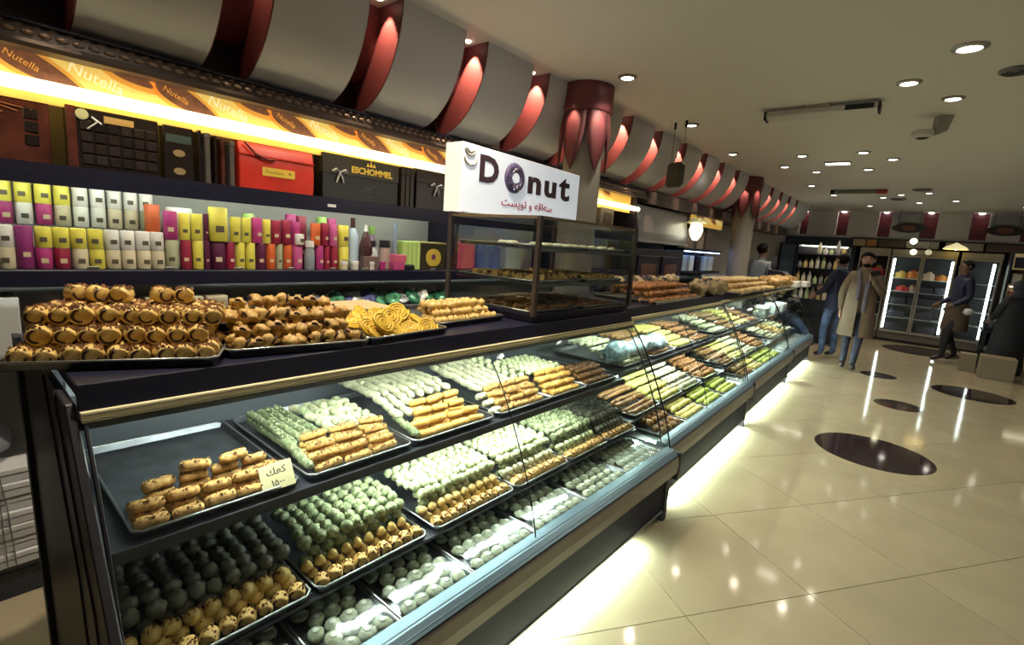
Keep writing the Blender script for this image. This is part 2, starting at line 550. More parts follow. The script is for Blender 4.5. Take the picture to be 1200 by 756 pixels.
def banner(x, y0, y1, label):
    o = root('banner', label, 'banner', (x, 0, 0))
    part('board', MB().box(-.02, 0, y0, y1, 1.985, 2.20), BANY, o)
    def clip(poly):
        return [(min(max(a, y0), y1), min(max(b, 1.987), 2.198)) for a, b in poly]

    def ovl(cy, cz, a, b, ang):
        ca_, sa_ = math.cos(ang), math.sin(ang)
        out = []
        for t in [2 * math.pi * i / 22 for i in range(22)]:
            u, w = a * math.cos(t), b * math.sin(t) * (1 - .45 * math.cos(t))
            out.append((cy + u * ca_ - w * sa_, cz + u * sa_ + w * ca_))
        return clip(out)

    def wr(body, size, y, z, ang, m, d):
        t = link('lettering', text_mesh(body, size, .0006, .0, m), o)
        t.matrix_basis = Matrix.Translation((d, y, z)) @ Matrix.Rotation(ang, 4, 'X') @ Matrix(((0, 0, 1, 0), (1, 0, 0, 0), (0, 1, 0, 0), (0, 0, 0, 1)))

    for k in range(-2, 20):
        y = .20 + .5 * k
        if y < y0 + .12 or y + .52 > y1:
            continue
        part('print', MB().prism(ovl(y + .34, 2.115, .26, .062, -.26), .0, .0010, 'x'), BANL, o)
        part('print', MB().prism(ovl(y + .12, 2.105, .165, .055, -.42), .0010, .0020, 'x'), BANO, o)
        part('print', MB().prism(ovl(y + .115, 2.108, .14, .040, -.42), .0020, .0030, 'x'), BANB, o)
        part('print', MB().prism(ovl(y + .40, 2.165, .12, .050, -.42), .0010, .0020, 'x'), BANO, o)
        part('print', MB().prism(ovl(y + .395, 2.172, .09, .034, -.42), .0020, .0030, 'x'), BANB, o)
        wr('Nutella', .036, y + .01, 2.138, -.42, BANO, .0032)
        wr('Nutella', .062, y + .19, 2.128, -.30, BANT, .0012)
    return o


banner(-2.735, -.45, 5.15, 'long yellow banner of chocolate filled breads above the gift boxes')
banner(-2.72, 6.95, 8.25, 'short yellow bread banner beside the far column')

# ------------------------------------------------------------------ gift boxes on the upper shelf
ZU = 1.753
CHOC = mat('choc_brown_print', (0.10, 0.028, 0.018), .25, var=.5, scale=9)
DARK = mat('dark_choc_box', (0.020, 0.013, 0.012), .22)
CELL = mat('box_cells', (0.030, 0.020, 0.018), .25, rnd=.4)
GOLD = mat('gold_print', (0.80, 0.55, 0.08), .35, .3)
SILV = mat('silver_ribbon', (0.50, 0.50, 0.52), .35, .4)
GIFT = mat('red_gift_paper', (0.62, 0.035, 0.020), .35, var=.15, scale=7)
GREYB = mat('grey_brown_side', (.09, .075, .07), .5)
o = root('chocolate_box', 'brown chocolate box with praline picture, leftmost on the upper shelf', 'box', (-2.74, .09, ZU))
part('body', MB().box(-.05, 0, -.24, .24, 0, .245), CHOC, o, bev=.004)
for k in range(3):
    part('window_cell', MB().box(0, .005, .165, .205, .065 + k * .05, .105 + k * .05), DARK, o, bev=.002)
part('print', MB().lathe([(.055, 0), (.055, .002)], (0, -.02, .19), 20, 'x'), mat('dark_praline', (.03, .012, .01), .3), o)
for k in range(5):
    part('print', MB().tube([(.002, -.10 + k * .03, .235 - k * .004), (.003, .03 + k * .04, .15 + k * .012)], .0025, 5), mat('toffee_line', (.35, .13, .05), .4), o)
o = root('chocolate_box', 'wide dark chocolate box with clear window over rows of cells', 'box', (-2.72, .53, ZU))
part('body', MB().box(-.06, 0, -.155, .155, 0, .242), DARK, o, bev=.004)
part('frame', MB().box(0, .006, -.155, -.125, 0, .242), CHOC, o)
for i in range(6):
    for j in range(4):
        part('cell', MB().box(0, .007, -.112 + i * .044, -.074 + i * .044, .02 + j * .045, .058 + j * .045), CELL, o, bev=.003)
part('label', MB().box(0, .008, -.035, .065, .195, .222), mat('box_gold_label', (.55, .35, .12), .4), o)
part('ribbon', MB().tube([(.010, -.09, .16), (.016, -.06, .19), (.010, -.075, .21), (.016, -.045, .185)], .004, 6), SILV, o)
part('sticker', MB().lathe([(.021, 0), (.021, .009)], (0, -.105, .215), 16, 'x'), mat('pale_sticker', (.55, .55, .30), .5), o)
o = root('chocolate_box', 'narrow dark box with two pale ovals beside the window box', 'box', (-2.72, .762, ZU))
part('body', MB().box(-.06, 0, -.06, .06, 0, .237), DARK, o, bev=.004)
for z in (.04, .12):
    part('print', MB().lathe([(.024, 0), (.024, .002)], (0, 0, z), 18, 'x', (1, .65)), mat('oval_gold', (.35, .25, .12), .4), o)
part('print', MB().box(0, .002, -.05, .05, .165, .20), mat('teal_print', (.05, .08, .07), .4), o)
for k, (y, m, w) in enumerate([(.845, DARK, .012), (.878, GREYB, .022), (.912, DARK, .012), (.945, CHOC, .018), (.985, GREYB, .022)]):
    lab = ['thin dark box on edge, first right of the oval box', 'thin grey brown box on edge, second right of the oval box', 'thin dark box on edge between two grey ones',
           'thin brown box on edge beside the red bag', 'grey box on edge against the red bag'][k]
    o = root('chocolate_box', lab, 'box', (-2.71, y, ZU))
    part('body', MB().box(-.20, 0, -w / 2, w / 2, 0, .235 - .006 * k), m, o, bev=.003)
    part('lid', MB().box(-.20, .002, -w / 2 - .001, w / 2 + .001, .215 - .006 * k, .238 - .006 * k), m, o, bev=.002)
o = root('gift_bag', 'large bright red gift bag with yellow label on the upper shelf', 'gift bag', (-2.72, 1.215, ZU))
b = MB().prism([(-.09, 0), (0, 0), (.004, .10), (-.006, .20), (-.03, .255), (-.06, .258), (-.085, .2)], -.195, .195)
part('body', b, GIFT, o, smooth=30, bev=.004)
part('fold', MB().box(-.012, .0045, -.195, .195, .165, .172), GIFT, o)
part('handle', MB().tube([(.004, -.17, .225), (.012, -.12, .175), (.014, -.06, .155), (.010, -.02, .16)], .006, 8), mat('dark_red_cord', (.16, .01, .01), .5), o)
part('label', MB().box(.003, .0065, -.085, .085, .075, .118), mat('yellow_label', (.85, .6, .08), .5), o)
t = link('lettering', text_mesh('Premium', .026, .0006, 0, mat('label_letters', (.45, .28, .03), .5)), o, (.007, -.07, .088), FACE_X)
part('print', MB().lathe([(.008, 0), (.008, .0074)], (0, .058, .099), 12, 'x'), mat('label_letters', (.45, .28, .03), .5), o)


def bow(o, x, y, z, s, m):
    for sg in (-1, 1):
        part('bow', MB().tube([(x, y, z), (x + .01, y + sg * .03 * s, z + .012 * s), (x + .008, y + sg * .05 * s, z + .002), (x, y + sg * .02 * s, z - .004)], [.003, .008 * s, .006 * s, .003], 6), m, o)
        part('bow', MB().tube([(x + .003, y, z), (x + .006, y + sg * .012 * s, z - .03 * s), (x + .004, y + sg * .022 * s, z - .06 * s)], [.003, .006 * s, .004], 6), m, o)


o = root('gift_box', 'black gift box with gold crown lettering and pale bow', 'gift box', (-2.72, 1.72, ZU))
part('body', MB().box(-.10, 0, -.26, .26, 0, .248), mat('black_gloss_box', (.010, .010, .012), .16), o, bev=.004)
part('lid', MB().box(-.10, .004, -.262, .262, .14, .252), mat('dark_olive_lid', (.030, .026, .018), .22), o, bev=.003)
link('lettering', text_mesh('ESCHOMMEL', .05, .001, .002, GOLD), o, (.006, -.08, .165), FACE_X)
cr = MB()
for k in range(3):
    cr.prism([(.022 + k * .022, .212), (.042 + k * .022, .212), (.032 + k * .022, .235 + (.012 if k == 1 else 0))], .0045, .006, 'x')
part('crown_print', cr, GOLD, o)
bow(o, .008, -.155, .155, 1.0, SILV)
for k in range(26):
    part('print', MB().tube([(.001, -.05 + random.random() * .28, .02 + random.random() * .09)] * 1 + [(.0015, -.05 + random.random() * .28, .02 + random.random() * .09)], .0008, 4), mat('dim_grey_print', (.10, .10, .11), .4), o) if k < 12 else None
for k in range(3):
    o = root('gift_box', ['black gift box standing on edge right of the crown box', 'second black box on edge right of the crown box', 'third black box on edge, before the bow box'][k], 'gift box', (-2.70, 2.005 + k * .036, ZU))
    part('body', MB().box(-.2, 0, -.016, .016, 0, .25), DARK, o, bev=.003)
    part('lid', MB().box(-.2, .003, -.017, .017, .2, .252), DARK, o, bev=.002)
o = root('gift_box', 'black gift box with grey ribbon bow beside the lit sign', 'gift box', (-2.70, 2.28, ZU))
part('body', MB().box(-.10, 0, -.17, .17, 0, .262), mat('black_gloss_box', (.010, .010, .012), .16), o, bev=.004)
part('lid', MB().box(-.10, .004, -.172, .172, .17, .266), DARK, o, bev=.003)
bow(o, .008, .0, .16, 1.1, mat('dim_ribbon', (.22, .22, .27), .4))
link('lettering', text_mesh('CHOCO', .035, .0006, 0, mat('dim_brown_print', (.10, .05, .035), .4)), o, (.005, .03, .205), FACE_X)
for k, (y, w, h, m) in enumerate([(2.62, .2, .24, mat('tan_box', (.30, .24, .19), .5)), (2.9, .22, .22, CHOC), (3.95, .26, .24, mat('tan_box', (.30, .24, .19), .5)), (4.30, .26, .23, mat('tan_box', (.30, .24, .19), .5)),
                                  (4.65, .26, .24, mat('grey_box', (.22, .2, .19), .5))]):
    lab = ['tan carton on the upper shelf hidden behind the sign', 'brown carton on the upper shelf behind the sign', 'tan picture box on the shelf just right of the near column',
           'tan picture box second right of the near column', 'greyish picture box third right of the near column'][k]
    o = root('gift_box', lab, 'gift box', (-2.72, y, ZU))
    part('body', MB().box(-.10, 0, -w / 2, w / 2, 0, h), m, o, bev=.004)
    part('picture', MB().box(0, .002, -w * .36, w * .36, h * .2, h * .8), mat('brown_picture', (.12, .08, .06), .5, var=.5, scale=25), o)

# ------------------------------------------------------------------ candles and bottles on the lower shelf
ZL = 1.343
CC = dict(y=(.72, .66, .10), c=(.66, .60, .42), w=(.76, .76, .72), g=(.34, .38, .33), p=(.26, .030, .17), m=(.42, .040, .20), r=(.30, .018, .055), d=(.10, .012, .055),
          o=(.62, .12, .03), s=(.40, .42, .27), k=(.52, .09, .27), G=(.35, .55, .14))
WAXN = dict(y='yellow', c='cream', w='white', g='grey', p='purple', m='magenta', r='crimson', d='dark plum', o='orange', s='sage', k='pink', G='green')
CLAB = mat('candle_label', (.10, .085, .06), .5)
CLAB2 = mat('candle_label_pale', (.62, .52, .34), .5)
CAND = {}


def candle(c, h, r, lab_side=0.0):
    key = (c, round(h, 3), round(r, 3))
    if key not in CAND:
        m = mat('wax_' + WAXN[c].replace(' ', '_'), CC[c], .45, var=.08, scale=20, rnd=.10)
        body = MB().lathe([(r * .93, 0), (r, .004), (r, h - .005), (r * .9, h), (r * .3, h - .004)], n=16).mesh('candle', m, 50)
        wick = MB().tube([(0, 0, h - .004), (.001, .001, h + .006)], .0009, 4).mesh('wick', BLACKM)
        a = r * .42
        lb = MB().prism([(-a, h * .28), (a, h * .28), (a, h * .28 + a * 1.7), (-a, h * .28 + a * 1.7)], r * .90, r + .0008, 'x').mesh('label', CLAB2 if c in 'pmrdok' else CLAB)
        CAND[key] = (body, wick, lb)
    return CAND[key]


def put_candle(c, h, r, x, y, z, label, group, lid=0):
    b, w, l = candle(c, h, r)
    o = link('candle', b, None, (x, y, z), (0, 0, random.uniform(-.25, .25)))
    tag(o, label, 'candle', group)
    link('wick', w, o)
    link('label', l, o)
    return o


part('display_step', MB().box(-.33, -.155, .10, .74, ZL, 1.512), mat('step_grey', (.2, .2, .2), .6), ws)
tiers = ['gcpmrcycccc', 'gwpyyyywwww', 'gmwmcwwccs', 'yyyyywwwww']
pos = ['bottom tier', 'second tier', 'third tier', 'top tier']
for t, row in enumerate(tiers):
    for i, c in enumerate(row):
        y = .115 + .0545 * (i + (.35 if t > 1 else 0)) + random.uniform(-.002, .002)
        if t > 1:
            y = .12 + .0585 * (i + .1)
        if t < 2 and tiers[0][i] == tiers[1][i] and c in 'gp':
            if t == 0:
                put_candle(c, .166, .0262, -2.715, y, ZL, 'tall %s pillar candle in the left front row' % WAXN[c], 'tall %s candles at left' % WAXN[c])
            continue
        x = -2.715 if t < 2 else -2.84
        z = ZL + (.0835 * t if t < 2 else 1.513 - ZL + .0865 * (t - 2))
        side = 'left' if i < 5 else 'right'
        put_candle(c, .083 if t < 2 else .086, .0262, x, y, z, '%s pillar candle in the %s of the left candle stacks, %s from left' % (WAXN[c], pos[t], ['first', 'second', 'third', 'fourth', 'fifth', 'sixth', 'seventh', 'eighth', 'ninth', 'tenth', 'eleventh'][i]), '%s %s %s' % (WAXN[c], pos[t], side))


YT = ([0, 15, 160, 243, 300, 345, 415, 440, 480, 522], [.15, .20, .595, .872, 1.09, 1.27, 1.62, 1.76, 2.02, 2.36])


def yx(p):
    a, b = YT
    for i in range(len(a) - 1):
        if p <= a[i + 1]:
            return b[i] + (b[i + 1] - b[i]) * (p - a[i]) / (a[i + 1] - a[i])
    return b[-1]


low = [('s', 188, 204), ('r', 206, 220), ('y', 221, 235), ('d', 236, 244), ('d', 245, 262), ('r', 262, 273), ('y', 274, 286), ('y', 287, 299), ('d', 300, 312), ('o', 313, 325), ('s', 326, 335), ('o', 336, 347),
       ('k', 348, 359), ('m', 374, 384), ('r', 385, 392), ('r', 393, 402), ('y', 403, 416)]
up = [('m', 187, 204), ('y', 205, 219), ('y', 220, 235), ('d', 236, 243), ('y', 268, 281), ('y', 282, 294), ('m', 295, 308), ('y', 309, 319), ('r', 320, 332), ('r', 333, 346), ('m', 347, 356), ('o', 369, 380), ('r', 381, 390),
      ('k', 391, 401), ('y', 402, 416)]
for t, row in enumerate((low, up)):
    for i, (c, a, b) in enumerate(row):
        y0, y1 = yx(a), yx(b)
        r_ = min((y1 - y0) / 2 * .97, .032)
        h = .135 if t == 0 else (.125 if i % 3 else .13)
        put_candle(c, h, r_, -2.715, (y0 + y1) / 2, ZL + (0 if t == 0 else .1362), '%s candle, number %s from left in the %s row of the coloured candles' % (WAXN[c], ['one', 'two', 'three', 'four', 'five', 'six', 'seven', 'eight', 'nine', 'ten', 'eleven', 'twelve', 'thirteen', 'fourteen', 'fifteen', 'sixteen', 'seventeen'][i], ['lower', 'upper'][t]), 'coloured candles on the lower shelf')
put_candle('y', .165, .042, -2.715, yx(254), ZL + .1362, 'largest yellow pillar candle standing on the coloured candles', 'coloured candles on the lower shelf')
put_candle('d', .135, .030, -2.77, yx(254), ZL, 'dark plum candle carrying the largest yellow candle', 'coloured candles on the lower shelf')
for c, p, h, lab in (('m', 348, .30, 'tall magenta candle in the rear row near the shelf middle'), ('r', 360, .295, 'tall crimson candle in the rear row near the shelf middle'), ('G', 385, .30, 'green candle in the rear row behind the orange one'),
                     ('m', 397, .295, 'magenta candle in the rear row beside the tall yellow one'), ('o', 172, .29, 'orange candle peeping out behind the sage one'), ('G', 292, .285, 'pale green rounded candle top behind the yellow ones')):
    put_candle(c, h, .03, -2.80, yx(p) + .03, ZL, lab, None)
put_candle('w', .255 + .03, .055, -2.81, yx(196) + .06, ZL, 'wide white candle behind the magenta one', None)
put_candle('w', .06, .026, -2.70, yx(354), ZL + .1362, 'short white candle standing on the front row', None)


def bottle(name, x, y, prof, m, label, cap=None, capm=None, z=ZL):
    o = root(name, label, name.split('_')[-1], (x, y, z))
    part('body', MB().lathe(prof, n=16), m, o, smooth=50)
    if cap:
        part('cap', MB().lathe(cap, n=14), capm, o, smooth=40)
    return o


GREYG = mat('frosted_grey', (.25, .28, .30), .3)
BLUEW = mat('pale_blue_plastic', (.42, .52, .66), .35)
PERF = mat('dark_amber_glass', (.07, .03, .035), .12)
bottle('lotion_bottle', -2.70, yx(366), [(.026, 0), (.028, .01), (.028, .10), (.018, .125)], GREYG, 'grey bottle with white cap among the pink candles', [(.024, .125), (.024, .16)], WHITE)
bottle('lotion_bottle', -2.74, yx(424), [(.034, 0), (.036, .02), (.034, .2), (.015, .25)], BLUEW, 'tall pale blue bottle right of the yellow candles', [(.014, .25), (.014, .31)], PERF)
bottle('perfume_bottle', -2.70, yx(436), [(.034, .085), (.042, .10), (.040, .15), (.018, .22), (.010, .235)], PERF, 'dark pear shaped bottle standing on a small box', [(.012, .235), (.006, .275)], WHITE)
thing('small_box', MB().box(-2.75, -2.66, yx(430), yx(447), ZL, ZL + .085), mat('dusky_box', (.16, .10, .10), .5), 'small dusky box carrying the dark pear shaped bottle', 'box', bev=.003)
for k, (p, m, lab) in enumerate([(406, 'c', 'small cream jar at the foot of the yellow candle'), (420, 'w', 'small white jar below the pale blue bottle'), (440, 'w', 'small white jar in front of the dusky box'), (453, 'm', 'small magenta jar on the shelf edge')]):
    bottle('cosmetic_jar', -2.675, yx(p), [(.020, 0), (.022, .005), (.020, .034)], mat('jar_' + WAXN[m], CC[m], .4), lab, [(.023, .034), (.023, .052)], WHITE if m != 'm' else mat('jar_magenta', CC['m'], .4))
thing('small_box', MB().box(-2.71, -2.65, yx(464), yx(477), ZL, ZL + .05), mat('pink_box', (.50, .07, .22), .45), 'lower pink box on the shelf edge', 'box', bev=.003)
thing('small_box', MB().box(-2.71, -2.65, yx(465), yx(479), ZL + .051, ZL + .10), mat('pink_box2', (.60, .12, .22), .45), 'upper pink box stacked on another pink box', 'box', bev=.003)
bottle('spray_bottle', -2.74, yx(448), [(.030, 0), (.032, .03), (.030, .11), (.013, .14)], mat('silver_plastic', (.6, .63, .66), .3), 'silver white bottle with dark cap behind the pink jars', [(.02, .14), (.018, .18)], BLACKM)
bottle('spray_bottle', -2.79, yx(452), [(.022, 0), (.022, .2), (.012, .22)], mat('lilac_plastic', (.40, .26, .42), .35), 'lilac bottle with green cap at the back', [(.021, .22), (.021, .27)], mat('wax_green', CC['G'], .45))
bottle('spray_bottle', -2.74, yx(462), [(.034, 0), (.036, .1), (.030, .14)], mat('tan_plastic', (.42, .32, .28), .4), 'tan bottle with wide black cap', [(.034, .14), (.034, .185)], BLACKM)
bottle('spray_bottle', -2.72, yx(472), [(.013, 0), (.013, .25), (.010, .27)], mat('steel_blue_plastic', (.22, .28, .38), .35), 'slim steel blue bottle beside the green box', [(.011, .27), (.011, .30)], mat('steel_blue_plastic', (.22, .28, .38), .35))
thing('small_box', MB().cbox((-2.68, yx(483), ZL + .018), (.05, .09, .034)), BLACKM, 'flat black case on the shelf before the green box', 'box', bev=.006)
gb = root('green_box', 'light green ribbed box left of the gold and black tin', 'box', (-2.69, yx(486) + .02, ZL))
part('body', MB().box(-.10, 0, -.075, .075, 0, .19), mat('lime_box', (.42, .62, .16), .45), gb, bev=.004)
for k in range(4):
    part('rib', MB().box(0, .004, -.068 + k * .036, -.048 + k * .036, .004, .186), mat('lime_rib', (.52, .70, .24), .45), gb)
tn = root('tin_box', 'black tin with gold oval on its front at the shelf end', 'tin', (-2.685, 2.27, ZL))
part('body', MB().box(-.10, 0, -.115, .115, 0, .19), mat('black_tin', (.035, .030, .018), .35), tn, bev=.006)
part('lid', MB().box(-.102, .002, -.117, .117, .178, .192), mat('tin_lid_gold', (.40, .35, .13), .35, .4), tn, bev=.003)
part('print', MB().lathe([(.062, 0), (.062, .003)], (0, 0, .085), 20, 'x', (1.1, 1)), mat('tin_oval', (.50, .38, .06), .4), tn)
part('print', MB().lathe([(.020, 0), (.020, .0045)], (0, 0, .09), 14, 'x'), mat('tin_plum', (.16, .05, .14), .4), tn)
# price tags clipped to the shelf edges
for k, (p, z, sh) in enumerate([(95, 1.346, 'lower'), (187, 1.346, 'lower'), (272, 1.346, 'lower'), (340, 1.346, 'lower'), (390, 1.346, 'lower'), (430, 1.346, 'lower'), (471, 1.346, 'lower'), (508, 1.346, 'lower')]):
    thing('price_tag', MB().prism([(0, 0), (.003, 0), (.012, .012), (.009, .013)], -.02, .02), WHITE, 'small white price tag on the lower shelf edge, %s from left' % ['first', 'second', 'third', 'fourth', 'fifth', 'sixth', 'seventh', 'eighth'][k], 'price tag', group='shelf price tags', loc=(-2.662, yx(p), z - .0025))
thing('price_tag', MB().prism([(0, 0), (.003, 0), (.003, .016), (0, .016)], -.025, .025), WHITE, 'small white price tag on the upper shelf edge under the red bag', 'price tag', loc=(-2.6495, 1.48, 1.70))
# pink, blue and pale packages seen through the counter rack
for k, (y, w, h, m, lab) in enumerate([(2.60, .20, .21, mat('rose_pack', (.55, .09, .16), .4), 'rose pink package on the lower shelf seen through the glass rack'), (2.86, .26, .22, mat('blue_pack', (.07, .13, .36), .4), 'deep blue package on the lower shelf seen through the glass rack'),
                                       (3.16, .2, .2, mat('pale_pack', (.42, .50, .52), .4), 'pale grey green package on the lower shelf behind the glass rack'), (3.95, .16, .2, mat('white_pack', (.75, .8, .85), .4), 'white package on the shelf right of the column'),
                                       (4.22, .30, .21, mat('sky_pack', (.40, .55, .72), .35), 'sky blue package on the shelf right of the column')]):
    o = root('package', lab, 'package', (-2.70, y, ZL))
    part('body', MB().box(-.15, 0, -w / 2, w / 2, 0, h), m, o, bev=.01)
    part('flap', MB().box(-.10, .003, -w / 2 + .01, w / 2 - .01, h * .78, h * .82), m, o)
# ------------------------------------------------------------------ under the lower shelf: worktop goods
ZW = 1.001
thing('carton', MB().box(-2.85, -2.66, .0, .19, ZW, 1.235), mat('white_carton', (.55, .56, .54), .5), 'white carton on the worktop at the far left', 'carton', bev=.004)
for k, (y, lab) in enumerate([(.775, 'left of two small tan cartons behind the swirl rolls'), (.885, 'right of two small tan cartons behind the swirl rolls'), (.64, 'small tan carton partly hidden behind the swirl rolls')]):
    o = root('carton', lab, 'carton', (-2.66, y, ZW))
    part('body', MB().box(-.12, 0, -.048, .048, 0, .215), mat('tan_carton', (.42, .36, .24), .6), o, bev=.003)
    part('print', MB().box(0, .001, -.02, .02, .12, .128), BLACKM, o)
thing('storage_tub', MB().box(-2.9, -2.66, .97, 1.32, ZW, 1.17), mat('blue_grey_tub', (.22, .26, .38), .4), 'blue grey plastic tub under the lower shelf', 'tub', bev=.015)
NTH = ['first', 'second', 'third', 'fourth', 'fifth', 'sixth', 'seventh', 'eighth', 'ninth', 'tenth', 'eleventh', 'twelfth', 'thirteenth', 'fourteenth', 'fifteenth']
SACH = [(.08, .30, .16), (.05, .22, .13), (.55, .60, .66), (.12, .40, .22), (.16, .18, .42), (.62, .66, .62)]
for k in range(26):
    y = 1.36 + (k % 13) * .083 + random.uniform(-.02, .02)
    z = ZW + .02 + (k // 13) * .105
    c = SACH[(k * 5 + k // 4) % 6] if 3 < k % 13 < 10 else SACH[(k * 7) % 6]
    o = tag(link('snack_pouch', MB().ell((0, 0, 0), (.075, .062, .022), 10, 6, .5, k).mesh('snack_pouch', mat('foil_%d%d' % (int(c[0] * 99), int(c[1] * 99)), c, .2, .35, var=.6, scale=22), True), None,
            (-2.72 + random.uniform(-.03, .03), y, z + .03), (random.uniform(-.5, .5), random.uniform(.2, .8), random.uniform(-.5, .5))),
            'shiny foil pouch under the lower shelf, %s layer, %s from left' % (['bottom', 'upper'][k // 13], NTH[k % 13]), 'pouch', 'heap of shiny pouches')
# stacked flat white cake boxes at the lower left
for k in range(7):
    o = root('cake_box', 'flat white cake box, number %s from the bottom of the tied stack at far left' % ['one', 'two', 'three', 'four', 'five', 'six', 'seven'][k], 'cake box', (-2.80 + random.uniform(-.006, .006), .06, .136 + k * .060), 0, 'tied cake boxes')
    part('base', MB().box(-.15, .15, -.28, .155, 0, .034), mat('box_card', (.62, .62, .62), .6), o, bev=.003)
    part('lid', MB().box(-.153, .153, -.283, .158, .032, .058), mat('box_card_lid', (.72, .72, .72), .6), o, bev=.004)
so = thing('string', MB().tube([(-2.641, .085, .14), (-2.641, .08, .56)], .002, 5).tube([(-2.641, .11, .14), (-2.640, .10, .40), (-2.641, .085, .56)], .002, 5), mat('grey_string', (.2, .2, .2), .7), 'grey string tied round the white cake boxes', 'string')
thing('shopping_bag', MB().ell((-2.80, .02, .66), (.12, .11, .10), 12, 8, .5, 3), mat('pale_bag', (.34, .36, .42), .45), 'pale grey bag lying on the white cake boxes', 'bag', smooth=True)

# ------------------------------------------------------------------ display cases
GPROF = [(-.062, .43), (-.078, .50), (-.108, .607), (-.188, .80), (-.298, 1.013), (-.385, 1.128)]


def gprof(n=14):
    out = []
    for i in range(n + 1):
        t = i / n * (len(GPROF) - 1)
        k = min(int(t), len(GPROF) - 2)
        u = t - k
        out.append((GPROF[k][0] + (GPROF[k + 1][0] - GPROF[k][0]) * u, GPROF[k][1] + (GPROF[k + 1][1] - GPROF[k][1]) * u))
    for _ in range(2):
        out = [out[0]] + [((out[i - 1][0] + out[i][0] * 2 + out[i + 1][0]) / 4, (out[i - 1][1] + out[i][1] * 2 + out[i + 1][1]) / 4) for i in range(1, n)] + [out[-1]]
    return out


TUBEM = mat('case_tube', (.88, 1, .90), .5, emit=E_TUBE_CASE)
KICKL = mat('kick_strip', (.80, 1, .84), .5, emit=E_KICK)
STRIPM = mat('case_front_strip', (.88, .80, .50), .45, .1)
DECKM = mat('deck_steel', (.42, .45, .45), .35, .6)
BACKM = mat('case_back_panel', (.10, .11, .13), .4)


def case(x, y, rz, L, panes, tubes, label, bright=1.0, kick=.12):
    o = root('display_case', label, 'display case', (x, y, 0), rz)
    gp = gprof()
    part('rail', MB().prism([(-.03, .30), (0, .30), (.004, .35), (0, .40), (-.006, .405), (-.03, .40)], 0, L), mat('grey_bronze_rail', (.22, .205, .19), .38, .5), o, bev=.002, label='bronze grey front rail')
    part('glass_channel', MB().prism([(-.09, .408), (-.010, .408), (-.006, .414), (-.036, .432), (-.085, .436)], 0, L), ALU, o, label='blue grey aluminium channel holding the glass')
    for k in range(3):
        part('channel_ridge', MB().tube([(-.018 - k * .014, .0, .4205 + k * .006), (-.018 - k * .014, L, .4205 + k * .006)], .0025, 5), ALU, o)
    part('kick_panel', MB().box(-.06, -.04, 0, L, .065, .30), mat('kick_grey', (.020, .021, .040), .65, spec=.15), o)
    part('kick_edge', MB().box(-.062, -.036, 0, L, .058, .068), STEEL, o)
    part('deck', MB().box(-1.14, -.03, .01, L - .01, .375, .405), DECKM, o)
    part('body', MB().box(-1.14, -.08, .02, L - .02, .07, .374), BLACKM, o)
    part('back_panel', MB().box(-1.14, -1.115, 0, L, .405, 1.15), BACKM, o)
    part('lower_shelf', MB().box(-1.11, -.275, .02, L - .02, .478, .490), mat('dark_shelf', (.05, .05, .065), .3), o, bev=.002)
    part('upper_shelf', MB().box(-1.11, -.40, .02, L - .02, .770, .784), mat('dark_shelf', (.05, .05, .065), .3), o, bev=.002)
    part('shelf_edge', MB().box(-.40, -.392, .02, L - .02, .752, .787), PANEL, o, bev=.002)
    part('top_panel', MB().box(-1.15, -.43, 0, L, 1.172, 1.20), BLACK, o, bev=.003)
    part('fascia', MB().prism([(-.398, 1.1465), (-.43, 1.1465), (-.43, 1.195), (-.415, 1.199)], 0, L), BLACK, o)
    st = MB().prism([(-.377, 1.126), (-.384, 1.1465), (-.43, 1.1465), (-.43, 1.126)], 0, L)
    so_ = part('front_strip', st, STRIPM, o, label='pale gold ribbed strip along the top of the glass')
    part('strip_ridge', MB().tube([(-.3785, 0, 1.1305), (-.3785, L, 1.1305)], .0018, 5).tube([(-.3825, 0, 1.142), (-.3825, L, 1.142)], .0018, 5), mat('strip_dark', (.16, .13, .07), .5), so_)
    part('lamp_hood', MB().prism([(-.380, 1.126), (-.43, 1.126), (-.43, 1.10), (-.392, 1.105)], 0, L), BLACKM, o)
    ys = [0.012] + panes + [L - .012]
    for a, b in zip(ys, ys[1:]):
        part('glass_pane', MB().prism(gp + [(u - .006, w) for u, w in gp[::-1]], a + .0015, b - .0015), GLASS, o, smooth=40, label='curved front glass pane')
    for b in panes:
        part('glass_joint', MB().tube([(u + .001, b, w) for u, w in gp], .0028, 5), BLACKM, o)
    # end frames
    for y0, y1 in ((0, .012), (L - .012, L)):
        part('end_glass', MB().prism([(-1.11, .41)] + [(u - .01, w) for u, w in gp] + [(-1.11, 1.12)], y0 + .003, y1 - .003), GLASS, o)
        part('end_post', MB().tube([(u, (y0 + y1) / 2, w) for u, w in gp], .0045, 6), BLACKM, o)
    for y0 in (.02, L - .07):
        part('foot', MB().box(-.075, -.03, y0, y0 + .05, .0, .30), BLACKM, o)
        part('foot', MB().box(-1.12, -1.06, y0, y0 + .05, .0, .07), BLACKM, o)
    part('joint_cap', MB().box(-.05, .006, L - .012, L + .018, .255, .425), BLACKM, o, bev=.004)
    part('kick_light', MB().box(-.058, -.050, .10, L - kick, .040, .058), KICKL, o, label='glowing strip under the front')
    for a_, b_, z_ in ((.06, .5, .98), (.55, .95, 1.02)):
        part('rear_slot', MB().box(-1.114, -1.108, L * a_ * .4, L * b_ * .4, z_, z_ + .05), mat('pale_rear_strip', (.42, .46, .50), .4), o)
    for (a, b, z, xx, rr) in tubes:
        part('tube_light', MB().tube([(xx, a, z), (xx, b, z)], rr, 8), TUBEM, o, label='lit tube')
    return o


Y1 = .175
case1 = case(-.97, Y1, 0, 2.755 - Y1, [1.28], [(.26, 2.05, 1.09, -.47, .010), (.66, 2.1, .735, -.45, .007)], 'long black display case nearest the viewer, sloping glass front', kick=.40)
